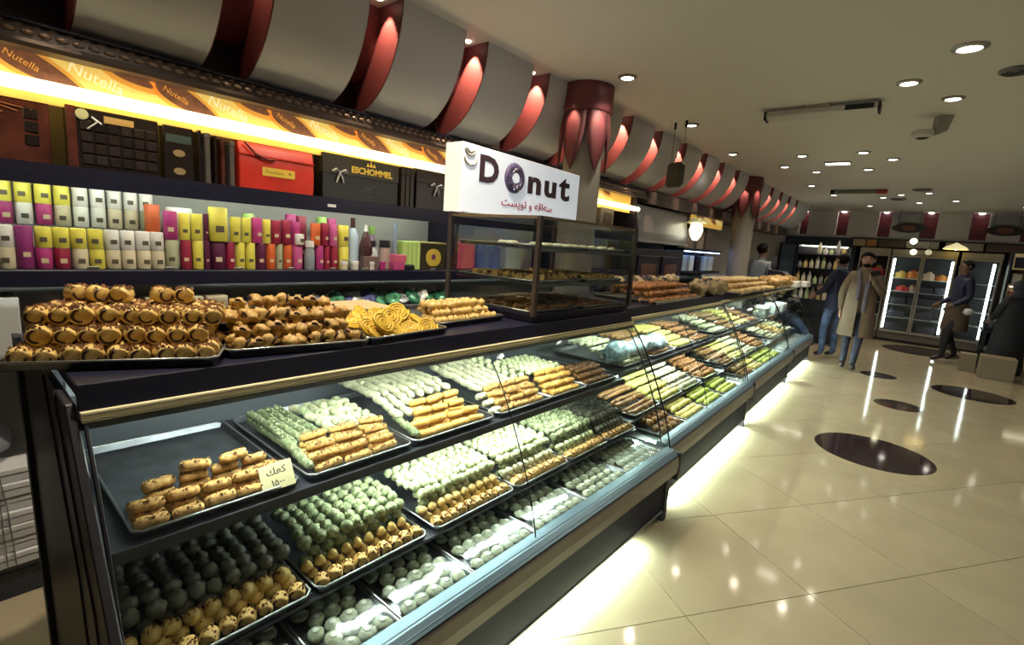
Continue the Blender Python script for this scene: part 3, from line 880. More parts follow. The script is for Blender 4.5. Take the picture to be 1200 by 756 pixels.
# solid end panel on the near end, wider than the case body
ep = MB()
front = [(-1.392, 1.16), (-1.285, 1.03), (-1.18, .90), (-1.06, .76), (-.985, .55), (-.965, .40), (-.97, .07)]
ep.prism([(a + .97, b) for a, b in [(-2.27, 1.165), (-2.12, .62), (-1.93, .07)] + front[::-1]], -.022, -.002)
part('end_panel', ep, PANEL, case1, bev=.003, label='dark end board')
for a in (.13, .30):
    part('panel_groove', MB().tube([(x + .97 - a * 1.0, -.0225, z) for x, z in front[:-1]], .004, 5), BLACKM, case1)
part('end_board', MB().prism([(a + .97, b) for a, b in [(-2.31, 1.16), (-2.15, .62), (-1.96, .07), (-1.89, .07), (-2.08, .62), (-2.23, 1.16)]], -.036, -.020), BLACKM, case1)
case2 = case(-1.05, 2.80, R(2.1), 2.12, [.90], [(.15, 1.95, 1.09, -.47, .010), (.1, 2.0, .735, -.45, .007)], 'second black display case along the aisle, past the counter rack')
case3 = case(-1.16, 4.95, R(2.2), 2.25, [1.1], [(.1, 2.1, 1.09, -.47, .010), (.1, 2.1, .735, -.45, .007)], 'third display case along the aisle, past a dark joint')
case4 = case(-1.27, 7.24, R(2.2), 1.9, [], [(.1, 1.8, 1.09, -.47, .010), (.1, 1.8, .735, -.45, .007)], 'far display case beside the man in the navy jacket')

# ------------------------------------------------------------------ pastry meshes
random.seed(11)
DOUGH = mat('baked_dough', (.74, .52, .16), .55, col2=(.42, .22, .055), scale=45, bump=.35, rnd=.16)
DOUGHL = mat('golden_dough', (.86, .64, .22), .5, col2=(.60, .38, .10), scale=40, bump=.3, rnd=.14)
NUT = mat('chopped_nuts', (.36, .17, .06), .55, rnd=.3, col2=(.10, .035, .015), scale=140)
CHOCD = mat('chocolate', (.040, .014, .010), .28)
NUTD = mat('nut_finger', (.72, .44, .13), .55, col2=(.44, .20, .055), scale=70, bump=.5, rnd=.15)
ORANGE = mat('honey_finger', (.78, .45, .11), .45, col2=(.62, .30, .06), scale=60, bump=.4, rnd=.12)
PIST = mat('pistachio_crumb', (.40, .44, .24), .6, col2=(.11, .14, .06), scale=90, bump=.6, rnd=.18)
PISTL = mat('pale_pistachio', (.66, .67, .42), .6, col2=(.30, .36, .16), scale=110, bump=.5, rnd=.14)
COCO = mat('coconut', (.80, .76, .54), .6, col2=(.50, .47, .27), scale=110, bump=.5, rnd=.08)
YELL = mat('saffron_coil', (.82, .56, .045), .4, col2=(.68, .40, .03), scale=60, bump=.2, rnd=.08)
PALE = mat('pale_puff', (.82, .62, .25), .5, col2=(.66, .42, .12), scale=50, bump=.3, rnd=.10)
MINT = mat('powdered_ball', (.52, .53, .38), .65, col2=(.27, .30, .22), scale=70, bump=.3, rnd=.10)
DKBALL = mat('dark_ball', (.17, .17, .12), .6, col2=(.09, .09, .065), scale=70, bump=.5, rnd=.25)
BROWN = mat('toasted_brown', (.40, .19, .055), .5, col2=(.24, .09, .025), scale=60, bump=.4, rnd=.2)


def crumbs(n, f, s, seed):
    rd = random.Random(seed)
    mb = MB()
    for _ in range(n):
        x, y, z = f(rd)
        z -= .35 * (min(abs(x), abs(y)) ** 2) / .02
        d = s * rd.uniform(.6, 1.3)
        a = rd.uniform(0, 6.28)
        vs = [(x + d * math.cos(a + q * 2.09), y + d * math.sin(a + q * 2.09), z - d * .4) for q in range(3)] + [(x, y, z + d * .8)]
        mb.add(vs, [(0, 2, 1), (0, 1, 3), (1, 2, 3), (2, 0, 3)])
    return mb


def proto_roll(seed, w=.0240, h=.0225, L=.052, bodym=DOUGHL, nuts=26):
    """short log along x: spiral end faces the aisle (+x), chopped nuts on top"""
    rd = random.Random(seed)
    b = MB()
    b.lathe([(.35, -L / 2), (.85, -L / 2 + .004), (1.0, -L / 2 + .012), (1.03, 0), (1.0, L / 2 - .008), (.95, L / 2 - .002), (.80, L / 2)], (0, 0, h), 12, 'x', (w, h))
    b.v = [(x, y * (1 + .10 * noise.noise(Vector((x * 50, y * 50, z * 50 + seed * 9)))), max(.0005, z * (1 + .07 * noise.noise(Vector((x * 45 + 9, y * 50, seed * 5)))))) for x, y, z in b.v]
    body = b.mesh('pastry_roll', bodym, True)
    pts = []
    ph = rd.uniform(-.6, .6)
    n_ = rd.choice([9, 11, 12])
    for i in range(n_):
        t = i / 11
        a = 2.2 + ph + t * 4.2
        rr = .80 - .30 * t
        pts.append((L / 2 - .0005, w * rr * math.cos(a), h + h * rr * math.sin(a)))
    sw = MB().tube(pts, [.0015] + [.0034] * (len(pts) - 2) + [.0015], 5).mesh('chocolate_swirl', CHOCD, True)
    out = [body, ('chocolate_swirl', sw)]
    if nuts:
        out.append(('nut_topping', crumbs(nuts, lambda q: (q.uniform(-L * .45, L * .45), max(-w * .75, min(w * .75, q.gauss(0, w * .5))), h * 2 - .001), .0062, seed).mesh('nut_topping', NUT)))
    return out


def proto_chunk(seed):
    b = MB().ell((0, 0, .018), (.022, .020, .019), 10, 7, .95, seed)
    body = b.mesh('pastry_chunk', DOUGH, True)
    a0 = seed * 1.3
    sw = MB().tube([(.019 * math.cos(a0 + t * .25), .0195 * math.sin(a0 + t * .25), .012 + .022 * math.sin(t * .42)) for t in range(8)], [.001, .003, .0036, .004, .004, .0036, .003, .001], 5).mesh('chocolate_drizzle', CHOCD, True)
    return [body, ('chocolate_drizzle', sw)]


def proto_coil(seed):
    pts = [(.0065 * (1 + t * .16) * math.cos(t * .62) * 1.0, .0065 * (1 + t * .16) * math.sin(t * .62), .008 + .0015 * math.sin(t * 2 + seed)) for t in range(34)]
    return [MB().tube(pts, .0058, 6).lathe([(.035, .001), (.036, .008), (.02, .010)], n=14).mesh('pastry_coil', YELL, True)]


def proto_puff(seed, m=PALE, r=.017):
    return [MB().ell((0, 0, r * .9), (r, r, r * .95), 9, 6, .45, seed).mesh('pastry_puff', m, True)]


def proto_finger(seed, m, L=.085, w=.0135, h=.014, name='pastry_finger', nuts=0, nutm=NUT):
    """finger lying along y"""
    b = MB().lathe([(.3, -L / 2), (.82, -L / 2 + .004), (1, -L / 2 + .012), (1.04, -L / 6), (.98, 0), (1.04, L / 6), (1, L / 2 - .012), (.82, L / 2 - .004), (.3, L / 2)], (0, 0, h), 9, 'y', (w, h))
    b.v = [(x * (1 + .12 * noise.noise(Vector((x * 60, y * 40, z * 60 + seed * 3)))), y, max(.0003, z + .002 * noise.noise(Vector((y * 50, x * 60, seed * 2.7))))) for x, y, z in b.v]
    out = [b.mesh(name, m, True)]
    if nuts:
        out.append(('nut_topping', crumbs(nuts, lambda q: (max(-w * .7, min(w * .7, q.gauss(0, w * .5))), q.uniform(-L * .44, L * .44), h * 2 - .0012), .0048, seed).mesh('nut_topping', nutm)))
    return out


def proto_ball(seed, m, r=.0185, name='pastry_ball', fl=.92):
    return [MB().ell((0, 0, r * fl), (r, r, r * fl), 9, 6, .30, seed).mesh(name, m, True)]


def proto_dome(seed, m):
    b = MB().lathe([(.016, 0), (.018, .005), (.0175, .013), (.013, .022), (.007, .029), (.002, .032)], n=9)
    b.v = [(x * (1 + .2 * noise.noise(Vector((x * 80, y * 80, z * 60 + seed)))), y * (1 + .2 * noise.noise(Vector((y * 80, x * 80, z * 60 - seed)))), z) for x, y, z in b.v]
    sp = MB().lathe([(.0175, .001), (.0195, .004), (.0185, .009), (.016, .010)], n=9).mesh('dark_base', BROWN, True)
    return [b.mesh('pastry_dome', m, True), ('dark_base', sp)]


def proto_cookie(seed, m=MINT):
    b = MB().ell((0, 0, .014), (.029, .025, .015), 10, 6, .16, seed)
    dm = MB().lathe([(.010, .026), (.012, .0285), (.006, .0305)], n=8).mesh('sugar_cap', mat('sugar_cap', (.72, .74, .66), .7), True)
    return [b.mesh('round_cookie', m, True), ('sugar_cap', dm)]


PR = {}


def variants(key, fn, n=5):
    if key not in PR:
        PR[key] = [fn(k + 1) for k in range(n)]
    return PR[key]


V_ROLL = lambda: variants('roll', proto_roll)
V_ROLL2 = lambda: variants('roll2', lambda s: proto_roll(s + 20, .0225, .019, .044, DOUGH, 14))
V_CHUNK = lambda: variants('chunk', proto_chunk, 6)
V_COIL = lambda: variants('coil', proto_coil, 3)
V_PUFF = lambda: variants('puff', proto_puff, 5)
V_NUTF = lambda: variants('nutf', lambda s: proto_finger(s, NUTD, .078, .0165, .0150, 'nut_finger', 22))
V_NUTL = lambda: variants('nutl', lambda s: proto_finger(s + 7, NUTD, .105, .0140, .0140, 'nut_log', 34))
V_ORF = lambda: variants('orf', lambda s: proto_finger(s, ORANGE, .085, .0165, .0155, 'honey_finger'))
V_PISTF = lambda: variants('pistf', lambda s: proto_finger(s, PIST, .075, .0140, .0140, 'pistachio_finger', 14, PISTL))
V_COCOF = lambda: variants('cocof', lambda s: proto_finger(s, COCO, .07, .0150, .0150, 'coconut_finger'))
V_BRF = lambda: variants('brf', lambda s: proto_finger(s + 3, BROWN, .09, .0140, .0140, 'brown_finger', 10))
V_TOAST = lambda: variants('toast', lambda s: proto_finger(s + 8, BROWN, .09, .0140, .0140, 'toasted_finger', 10))
V_STICK = lambda: variants('stick', lambda s: proto_finger(s + 12, BROWN, .11, .0150, .0150, 'toasted_stick', 10))
V_PBALL = lambda: variants('pball', lambda s: proto_ball(s, PISTL, .0195, 'pale_pistachio_ball'))
V_PBALLD = lambda: variants('pballd', lambda s: proto_ball(s + 4, PIST, .0195, 'pistachio_ball'))
V_DBALL = lambda: variants('dball', lambda s: proto_ball(s + 9, DKBALL, .0205, 'dark_ball'))
V_CBALL = lambda: variants('cball', lambda s: proto_ball(s + 2, COCO, .019, 'coconut_ball'))
V_DOME = lambda: variants('dome', lambda s: proto_dome(s, DOUGHL))
V_COOK = lambda: variants('cook', proto_cookie)
V_PALEB = lambda: variants('paleb', lambda s: proto_ball(s + 17, PALE, .0195, 'golden_ball'))
V_DOUGHB = lambda: variants('doughb', lambda s: proto_ball(s + 13, DOUGHL, .024, 'golden_ball', .9) + [('nut_topping', crumbs(16, lambda q: (q.gauss(-.008, .009), q.gauss(0, .010), .040), .0055, s).mesh('nut_topping', NUT))])


ORD = ['front', 'second', 'third', 'fourth', 'fifth', 'sixth', 'seventh', 'eighth', 'ninth', 'tenth']


NTH = ['first', 'second', 'third', 'fourth', 'fifth', 'sixth', 'seventh', 'eighth', 'ninth', 'tenth', 'eleventh', 'twelfth', 'thirteenth', 'fourteenth', 'fifteenth']


def where(label, group, r, l, i, n, rowname='row'):
    """add row, layer and side to a label and its group, as far as 16 words allow"""
    bits = ['%s %s' % (ORD[min(r, 9)], rowname)]
    bits.append(['bottom layer', 'second layer', 'third layer', 'top layer'][min(l, 3)] if l is not None else '')
    bits.append('%s from left' % NTH[min(i, 14)])
    for b in bits:
        if b and len((label + ' ' + b).split()) <= 16:
            label += ', ' + b
    return label, group


def place(vs, M, x, y, z, rot, label, cat, group, s=1.0):
    """one pastry with its parts; M = frame of its tray"""
    pr = random.choice(vs)
    me = pr[0]
    o = bpy.data.objects.new(me.name.split('.')[0], me)
    COL.objects.link(o)
    p = M @ Vector((x, y, z))
    o.location = p
    e = M.to_euler()
    o.rotation_euler = (e.x + random.uniform(-.06, .06), e.y + random.uniform(-.06, .06), e.z + rot)
    o.scale = (s, s, s)
    tag(o, label, cat, group)
    for nm, m2 in pr[1:]:
        c = bpy.data.objects.new(nm, m2)
        COL.objects.link(c)
        c.parent = o
    return o


def tray(x, y, z, rz, w, d, label, m=TRAYM, h=.022, film=False):
    """front middle of the tray at x,y; local x runs back (negative) from the front edge, local y along the front"""
    o = root('baking_tray', label, 'tray', (x, y, z), rz)
    b = MB()
    t = .0025
    b.box(-d, 0, -w / 2, w / 2, 0, t)
    for (x0, x1, y0, y1, dx, dy) in ((-t, 0, -w / 2, w / 2, .008, 0), (-d, -d + t, -w / 2, w / 2, -.008, 0)):
        b.hexa([(x0, y0, t), (x1, y0, t), (x1, y1, t), (x0, y1, t)], [(x0 + dx, y0 - .008, h), (x1 + dx, y0 - .008, h), (x1 + dx, y1 + .008, h), (x0 + dx, y1 + .008, h)])
    for (y0, y1, dy) in ((-w / 2, -w / 2 + t, -.008), (w / 2 - t, w / 2, .008)):
        b.hexa([(-d, y0, t), (0, y0, t), (0, y1, t), (-d, y1, t)], [(-d - .008, y0 + dy, h), (.008, y0 + dy, h), (.008, y1 + dy, h), (-d - .008, y1 + dy, h)])
    part('pan', b, m, o)
    e = .010
    c = .02
    ring = [(-d - e + c, -w / 2 - e, h), (e - c, -w / 2 - e, h), (e, -w / 2 - e + c, h), (e, w / 2 + e - c, h), (e - c, w / 2 + e, h), (-d - e + c, w / 2 + e, h), (-d - e, w / 2 + e - c, h), (-d - e, -w / 2 - e + c, h)]
    part('rim', MB().tube(ring, .0035, 6, True), STEEL, o, smooth=True, label='bright rolled rim')
    return Matrix.Translation((x, y, z + .003)) @ Matrix.Rotation(rz, 4, 'Z')


def heap(M, vs, w, rows, px, py, pz, label, cat, group, rot=0.0, jit=.004, s=1.0, x0=-.035, tilt=0, yshift=True):
    """rows: list of (row index, number of layers, items, start fraction); each row one step further back"""
    for r, layers, n, lo in rows:
        for l in range(lo, layers):
            nn = n - (l % 2 if yshift else 0)
            for i in range(nn):
                y = (i - (nn - 1) / 2) * py
                lb, gp_ = where(label, group, r, l if len(rows) > 1 else None, i, nn)
                place(vs, M, x0 - r * px + random.uniform(-jit, jit), y + random.uniform(-jit, jit), l * pz + random.uniform(0, jit * .5), rot + random.uniform(-.16, .16), lb, cat, gp_, s * random.uniform(.92, 1.07))


# ------------------------------------------------------------------ trays on top of the counter
ZT = 1.2015
M = tray(-1.505, .262, ZT, R(-26), .43, .60, 'steel tray of chocolate swirl rolls at the near end of the counter top')
lab, grp = 'chocolate swirl roll on the nearest counter tray', 'swirl rolls on the nearest counter tray'
heap(M, V_ROLL(), .43, [(0, 1, 9, 0), (1, 2, 9, 0), (2, 3, 9, 0), (3, 3, 9, 0), (4, 3, 9, 1), (5, 3, 8, 2), (6, 2, 8, 1)], .052, .0475, .041, lab, 'pastry', grp, rot=R(16), jit=.005)
for y in (-.15, -.10, -.045, .05, .105):
    place(V_ROLL(), M, -.035 - .052 * 4.4 + random.uniform(-.01, .01), y, .124, R(16) + random.uniform(-.5, .5), lab, 'pastry', grp, 1.05)
M = tray(-1.435, .715, ZT, R(-9), .40, .60, 'steel tray heaped with chocolate drizzled chunks, second on the counter top')
lab, grp = 'knobbly chocolate streaked chunk on the second counter tray', 'chocolate chunks on the second counter tray'
heap(M, V_CHUNK(), .4, [(0, 1, 9, 0), (1, 2, 9, 0), (2, 3, 9, 0), (3, 3, 9, 0), (4, 4, 8, 1), (5, 3, 8, 1), (6, 2, 7, 1)], .044, .043, .033, lab, 'pastry', grp, jit=.011, s=1.08)
M = tray(-1.43, 1.12, ZT, R(5), .36, .50, 'steel tray of bright yellow coiled discs on the counter top')
lab, grp = 'bright yellow coiled disc leaning on the third counter tray', 'yellow coils on the third counter tray'
k = 0
for r in range(5):
    for i in range(4 if r < 4 else 3):
        o = place(V_COIL(), M, -.045 - r * .075, -.125 + i * .082 + (r % 2) * .02, .018 + .010 * min(r, 2), 0, lab, 'pastry', grp, 1.05)
        o.rotation_euler = (random.uniform(-.25, .25), R(38) + random.uniform(-.2, .2), R(5) + random.uniform(-.3, .3))
        o['label'] = where(lab, '', r, None, i, 4)[0]
for i in range(3):
    o = place(V_COIL(), M, -.05 - i * .05, -.10 + i * .08, .055 + .006 * i, 0, lab, 'pastry', grp, 1.1)
    o.rotation_euler = (random.uniform(-.2, .2), R(48), random.uniform(-.4, .2))
    o['label'] = 'bright yellow coiled disc lying on top of the third counter tray, %s from left' % NTH[i]
M = tray(-1.545, 1.55, ZT, R(4), .43, .44, 'steel tray heaped with pale puffs beside the glass rack')
lab, grp = 'pale cream puff heaped beside the glass rack', 'pale puffs beside the glass rack'
heap(M, V_PUFF(), .43, [(0, 1, 11, 0), (1, 2, 11, 0), (2, 3, 10, 0), (3, 3, 10, 0), (4, 3, 9, 1), (5, 2, 9, 1)], .034, .036, .027, lab, 'pastry', grp, jit=.006, s=1.08)
thing('cardboard_sheet', MB().box(-2.12, -1.86, 1.13, 1.36, 1.235, 1.245), mat('pale_card', (.55, .42, .22), .6), 'pale card sheet lying behind the yellow coils', 'card', loc=(0, 0, 0))

# ------------------------------------------------------------------ trays on the upper shelf of the near case
ZUP = .7875
PAST = 'pastry'


def upt(y, w, d, label, x=-1.392, rz=0):
    return tray(x, y, ZUP, rz, w, d, label)


M = upt(.467, .40, .62, 'half empty steel tray of nut fingers at the left of the upper glass shelf')
lab, grp = 'short nut topped finger on the half empty tray', 'nut fingers on the half empty tray'
heap(M, V_NUTF(), .4, [(0, 1, 5, 0), (1, 2, 5, 0), (2, 3, 4, 0)], .037, .081, .030, lab, PAST, grp, yshift=False)
for x, y in ((-.155, .10), (-.16, .17)):
    place(V_NUTF(), M, x, y, .0, random.uniform(-.3, .3), lab, PAST, grp)
for x, y in ((-.105, -.04), (-.10, .06)):
    place(V_NUTF(), M, x, y, .090, random.uniform(-.3, .3), lab, PAST, grp)
# price card standing in that tray
pc = root('price_card', 'cream handwritten price card leaning in the half empty tray', 'price card', (-1.405, .615, .835))
pc.rotation_euler = (R(52), R(-14), R(66))
part('card', MB().box(-.046, .046, -.040, .040, -.001, .001), CREAM, pc)
INK = mat('ink', (.02, .02, .02), .6)
for s_, y_, sz in (('\ufedb\ufecc\ufeda', .006, .03), ('\u06f1\u06f5\u06f0\u06f0', -.028, .026)):
    try:
        tm = text_mesh(s_[::-1] if y_ > 0 else s_, sz, .0004, .0004, INK, 'CENTER')
        if len(tm.vertices):
            link('lettering', tm, pc, (0, y_, .0012))
    except Exception:
        pass

M = upt(.908, .385, .62, 'steel tray of green logs behind nut coated logs on the upper glass shelf')
lab, grp = 'nut coated log on the second upper tray', 'nut logs on the second upper tray'
heap(M, V_NUTL(), .385, [(0, 1, 3, 0), (1, 2, 3, 0), (2, 3, 3, 0), (3, 4, 3, 1)], .034, .112, .024, lab, PAST, grp, yshift=False)
lab, grp = 'dark green pistachio log, second upper tray', 'green logs on the second upper tray'
for r in range(6):
    for l in range(2):
        for i in range(4):
            place(V_PISTF(), M, -.21 - r * .062, -.16 + i * .034, .012 + l * .028, R(90) + random.uniform(-.1, .1), where(lab, grp, r, l, i, 4)[0], PAST, grp)
for i in range(4):
    place(V_PISTF(), M, -.06 - i * .04, -.18, .02 + .008 * i, R(90), lab, PAST, grp)
lab, grp = 'pale green pastry piece at the right rear of the second upper tray', 'pale pieces on the second upper tray'
for r in range(7):
    for i in range(5):
        place(V_PBALL() if (r + i) % 3 else V_COCOF(), M, -.20 - r * .045, -.01 + i * .042, .045 + .006 * (r % 2), random.uniform(0, 3), *(lambda q: (q[0], PAST, q[1]))(where('pale green piece at the right rear of the second upper tray', grp, r, None, i, 5)), 1.05)

M = upt(1.345, .42, .62, 'steel tray of white coconut rows behind orange fingers on the upper glass shelf')
lab, grp = 'glossy orange finger on the third upper tray', 'orange fingers on the third upper tray'
heap(M, V_ORF(), .42, [(0, 1, 4, 0), (1, 2, 4, 0), (2, 3, 3, 0), (3, 4, 3, 2)], .040, .092, .029, lab, PAST, grp, yshift=False)
lab, grp = 'white coconut finger in the bright rear rows of the third upper tray', 'coconut fingers on the third upper tray'
for r in range(8):
    for i in range(8 if r > 1 else 3):
        lb, gp_ = where('white coconut finger on the third upper tray', grp, r, None, i, 8, 'bright row')
        place(V_COCOF(), M, -.17 - r * .056, -.185 + i * .050, .055 + .012 * min(r, 3), R(90) + random.uniform(-.3, .3), lb, PAST, gp_, 1.1)
for i in range(3):
    place(V_PISTF(), M, -.05 - i * .05, -.19, .02 + .01 * i, R(80), 'green tipped finger at the left edge of the third upper tray', PAST, 'green fingers on the third upper tray')

M = upt(1.80, .38, .60, 'steel tray of white rows behind brown fingers on the upper glass shelf')
lab, grp = 'brown nut finger on the fourth upper tray', 'brown fingers on the fourth upper tray'
heap(M, V_NUTL(), .38, [(0, 1, 3, 0), (1, 2, 3, 0), (2, 3, 3, 1), (3, 4, 3, 2)], .034, .112, .026, lab, PAST, grp, yshift=False)
lab, grp = 'white coconut finger at the left of the fourth upper tray', 'coconut fingers on the fourth upper tray'
for r in range(3):
    place(V_COCOF(), M, -.04 - r * .045, -.185, .004 + r * .022, 0, lab, PAST, grp, 1.05)
for r in range(6):
    for i in range(7):
        place(V_COCOF() if i < 5 else V_PBALL(), M, -.19 - r * .06, -.17 + i * .056, .07 + .006 * r, R(90) + random.uniform(-.3, .3), where('white or pale green piece at the back of the fourth upper tray', '', r, None, i, 7)[0], PAST, 'pale pieces on the fourth upper tray', 1.1)
M = upt(2.16, .32, .60, 'steel tray of honey fingers below pale green pieces on the upper glass shelf')
heap(M, V_ORF(), .32, [(0, 1, 3, 0), (1, 2, 3, 0), (2, 3, 3, 1), (3, 4, 3, 2)], .036, .09, .027, 'honey brown finger on the fifth upper tray', PAST, 'honey fingers on the fifth upper tray', yshift=False)
for r in range(6):
    for i in range(7):
        place(V_PBALL(), M, -.18 - r * .045, -.14 + i * .042, .085, 0, where('pale green ball at the back of the fifth upper tray', '', r, None, i, 7)[0], PAST, 'green balls on the fifth upper tray', 1.05)
M = upt(2.50, .30, .60, 'steel tray of dim brown fingers at the far end of the upper glass shelf')
heap(M, V_BRF(), .30, [(0, 1, 3, 0), (1, 2, 3, 0), (2, 3, 3, 1), (3, 3, 3, 1), (4, 3, 3, 2)], .036, .092, .027, 'dim brown finger on the last upper tray', PAST, 'brown fingers on the last upper tray', yshift=False)

# ------------------------------------------------------------------ trays on the lower shelf of the near case
ZLO = .4935


def lot(y, w, label, d=.56):
    return tray(-1.252, y, ZLO, 0, w, d, label)


def lower_tray(y, w, label, tn_, front, second, rear, reardark=False, cols=10, fl='', rl='', sl=''):
    M = lot(y, w, label)
    py = (w + .004) / cols
    for i in range(cols):
        y = (i - (cols - 1) / 2) * py
        place(front, M, -.028 + random.uniform(-.003, .003), y, 0, R(-24) + random.uniform(-.15, .15), '%s, %s from left' % (fl, NTH[i]), PAST, 'front row of the %s lower tray' % tn_, random.uniform(.95, 1.06))
        place(second, M, -.080 + random.uniform(-.003, .003), y + random.uniform(-.003, .003), 0, random.uniform(-.3, .3), '%s, underside layer, %s from left' % (sl.replace(' in the second row', ''), NTH[i]), PAST, 'second row of the %s lower tray' % tn_)
        place(second, M, -.086, y - py * .4 + random.uniform(-.003, .003), .028, random.uniform(-.3, .3), '%s, %s from left' % (sl, NTH[i]), PAST, 'second row of the %s lower tray' % tn_)
    for r in range(7):
        for l in range(3 if r < 6 else 2):
            if l == 0 and 0 < r:
                continue
            if l == 1 and r > 1:
                continue
            for i in range(cols - l % 2):
                place(rear, M, -.125 - r * .042 + random.uniform(-.006, .006), (i - (cols - 1 - l % 2) / 2) * py + random.uniform(-.006, .006), .004 + l * .032 + (.010 if r > 0 else 0) + random.uniform(0, .007), random.uniform(0, 6), *(lambda q: (q[0], PAST, q[1]))(where(rl, 'rear rows of the %s lower tray' % tn_, r, l, i, cols)), random.uniform(1.0, 1.22))
    # the heap under the visible balls
    return M


lower_tray(.428, .415, 'steel tray of dark balls behind golden pastries, nearest on the lower shelf', 'nearest', V_ROLL2(), V_DOUGHB(), V_DBALL(), cols=9, fl='golden roll in the front row of the nearest lower tray', sl='golden nut topped ball in the second row of the nearest lower tray', rl='dim dark ball, back of nearest lower tray')
lower_tray(.872, .400, 'steel tray of green balls behind swirl rolls, second on the lower shelf', 'second', V_ROLL2(), V_DOME(), V_PBALLD(), cols=9, fl='swirl roll in the front row of the second lower tray', sl='pointed golden dome in the second row of the second lower tray', rl='green pistachio ball, back of second lower tray')
lower_tray(1.345, .425, 'steel tray of pale pieces behind swirl rolls, third on the lower shelf', 'third', V_ROLL2(), V_PALEB(), V_PBALL(), cols=10, fl='swirl roll in the front row of the third lower tray', sl='pale golden piece in the second row of the third lower tray', rl='pale green ball, back of third lower tray')
lower_tray(1.785, .38, 'steel tray of pale green balls, fourth on the lower shelf', 'fourth', V_ROLL2(), V_CBALL(), V_PBALL(), cols=10, fl='small golden roll in the front row of the fourth lower tray', sl='pale coconut ball in the second row of the fourth lower tray', rl='pale green ball, back of fourth lower tray')
lower_tray(2.19, .35, 'steel tray of green balls behind brown rolls, fifth on the lower shelf', 'fifth', V_ROLL2(), V_PBALL(), V_PBALLD(), cols=9, fl='brown roll in the front row of the fifth lower tray', sl='pale green ball in the second row of the fifth lower tray', rl='green ball, back of fifth lower tray')
lower_tray(2.55, .30, 'steel tray of dark balls at the far end of the lower shelf', 'last', V_ROLL2(), V_DBALL(), V_DBALL(), cols=8, fl='brown roll in the front row of the last lower tray', sl='dim dark ball in the second row of the last lower tray', rl='dim dark ball, back of last lower tray')

# ------------------------------------------------------------------ cookie trays on the deck, covered with cling film
FILM = glass_mat('cling_film', (.97, .98, .97), .03, .10)
yb = [.22, .58, .83, 1.14, 1.50, 1.88, 2.28, 2.70]
nm_ = ['nearest', 'second', 'third', 'fourth', 'fifth', 'sixth', 'last']
for k in range(7):
    w = yb[k + 1] - yb[k] - .03
    yc = (yb[k] + yb[k + 1]) / 2
    M = tray(-1.052, yc, .4065, 0, w, .44, 'film covered cookie tray on the case floor, %s of the row' % nm_[k], TRAYM, .016)
    cols = max(3, round(w / .060))
    for r in range(8):
        n = cols - (r % 2)
        for i in range(n):
            lb, gp_ = where('round pale green cookie on the %s film covered floor tray' % nm_[k], 'cookies on the %s floor tray' % nm_[k], r, None, i, n)
            place(V_COOK(), M, -.036 - r * .050, (i - (n - 1) / 2) * (w - .01) / cols, .0, random.uniform(0, 6), lb, 'cookie', gp_, random.uniform(.93, 1.05))
    vs, fs = [], []
    for i in range(9):
        for j in range(9):
            vs.append((-1.05 - .44 * i / 8, yc - w / 2 + w * j / 8, .443 + .004 * noise.noise(Vector((i * .9, j * .9 + k * 9, 1)))))
    for q in (0, 1):
        pass
    n0 = len(vs)
    vs += [(x, y, z - .0006) for x, y, z in vs]
    for i in range(8):
        for j in range(8):
            a = i * 9 + j
            fs.append((a, a + 1, a + 10, a + 9))
            fs.append((n0 + a, n0 + a + 9, n0 + a + 10, n0 + a + 1))
    thing('cling_film', MB().add(vs, fs), FILM, 'clear wrinkled film over the %s floor tray of cookies' % nm_[k], 'film', smooth=True)

# ------------------------------------------------------------------ glass rack on the counter, with trays inside
RX0, RX1, RY0, RY1, RZ0, RZ1 = -2.03, -1.42, 1.83, 2.78, 1.201, 1.705
rk = root('glass_rack', 'glass display rack with bronze frame standing on the counter under the lit sign', 'display rack', (0, 0, 0))
part('base', MB().box(RX0, RX1, RY0, RY1, RZ0, RZ0 + .03), BLACK, rk, bev=.003)
for x, y, zt in ((RX1, RY0, RZ1), (RX0, RY0, RZ1 + .07), (RX1, RY1, RZ1), (RX0, RY1, RZ1)):
    part('post', MB().box(x - .012, x + .012, y - .012, y + .012, RZ0 + .03, zt), mat('rack_frame', (.09, .075, .07), .4, .4), rk, bev=.002)
for z in (RZ0 + .035, RZ1 - .006):
    for a, b in (((RX0, RY0), (RX1, RY0)), ((RX1, RY0), (RX1, RY1)), ((RX0, RY1), (RX1, RY1)), ((RX0, RY0), (RX0, RY1))):
        part('rail', MB().box(min(a[0], b[0]) - .007, max(a[0], b[0]) + .007, min(a[1], b[1]) - .007, max(a[1], b[1]) + .007, z - .007, z + .007), BRONZE if z > 1.5 else BLACK, rk)
for (x0, x1, y0, y1) in ((RX0 + .012, RX1 - .012, RY0 - .002, RY0 + .003), (RX0 + .012, RX1 - .012, RY1 - .003, RY1 + .002), (RX1 - .003, RX1 + .002, RY0 + .012, RY1 - .012)):
    part('glass_pane', MB().box(x0, x1, y0, y1, RZ0 + .045, RZ1 - .015), RACKGLASS, rk, label='clear side glass')
for z in (1.375, 1.545):
    part('glass_shelf', MB().box(RX0 + .012, RX1 - .012, RY0 + .01, RY1 - .01, z, z + .006), RACKGLASS, rk, label='clear glass shelf')
    part('shelf_lip', MB().box(RX1 - .016, RX1 - .010, RY0 + .01, RY1 - .01, z - .004, z + .010), STEEL, rk)
part('top_glass', MB().box(RX0 + .012, RX1 - .012, RY0 + .012, RY1 - .012, RZ1 - .012, RZ1 - .006), RACKGLASS, rk, label='clear glass top')
random.seed(23)
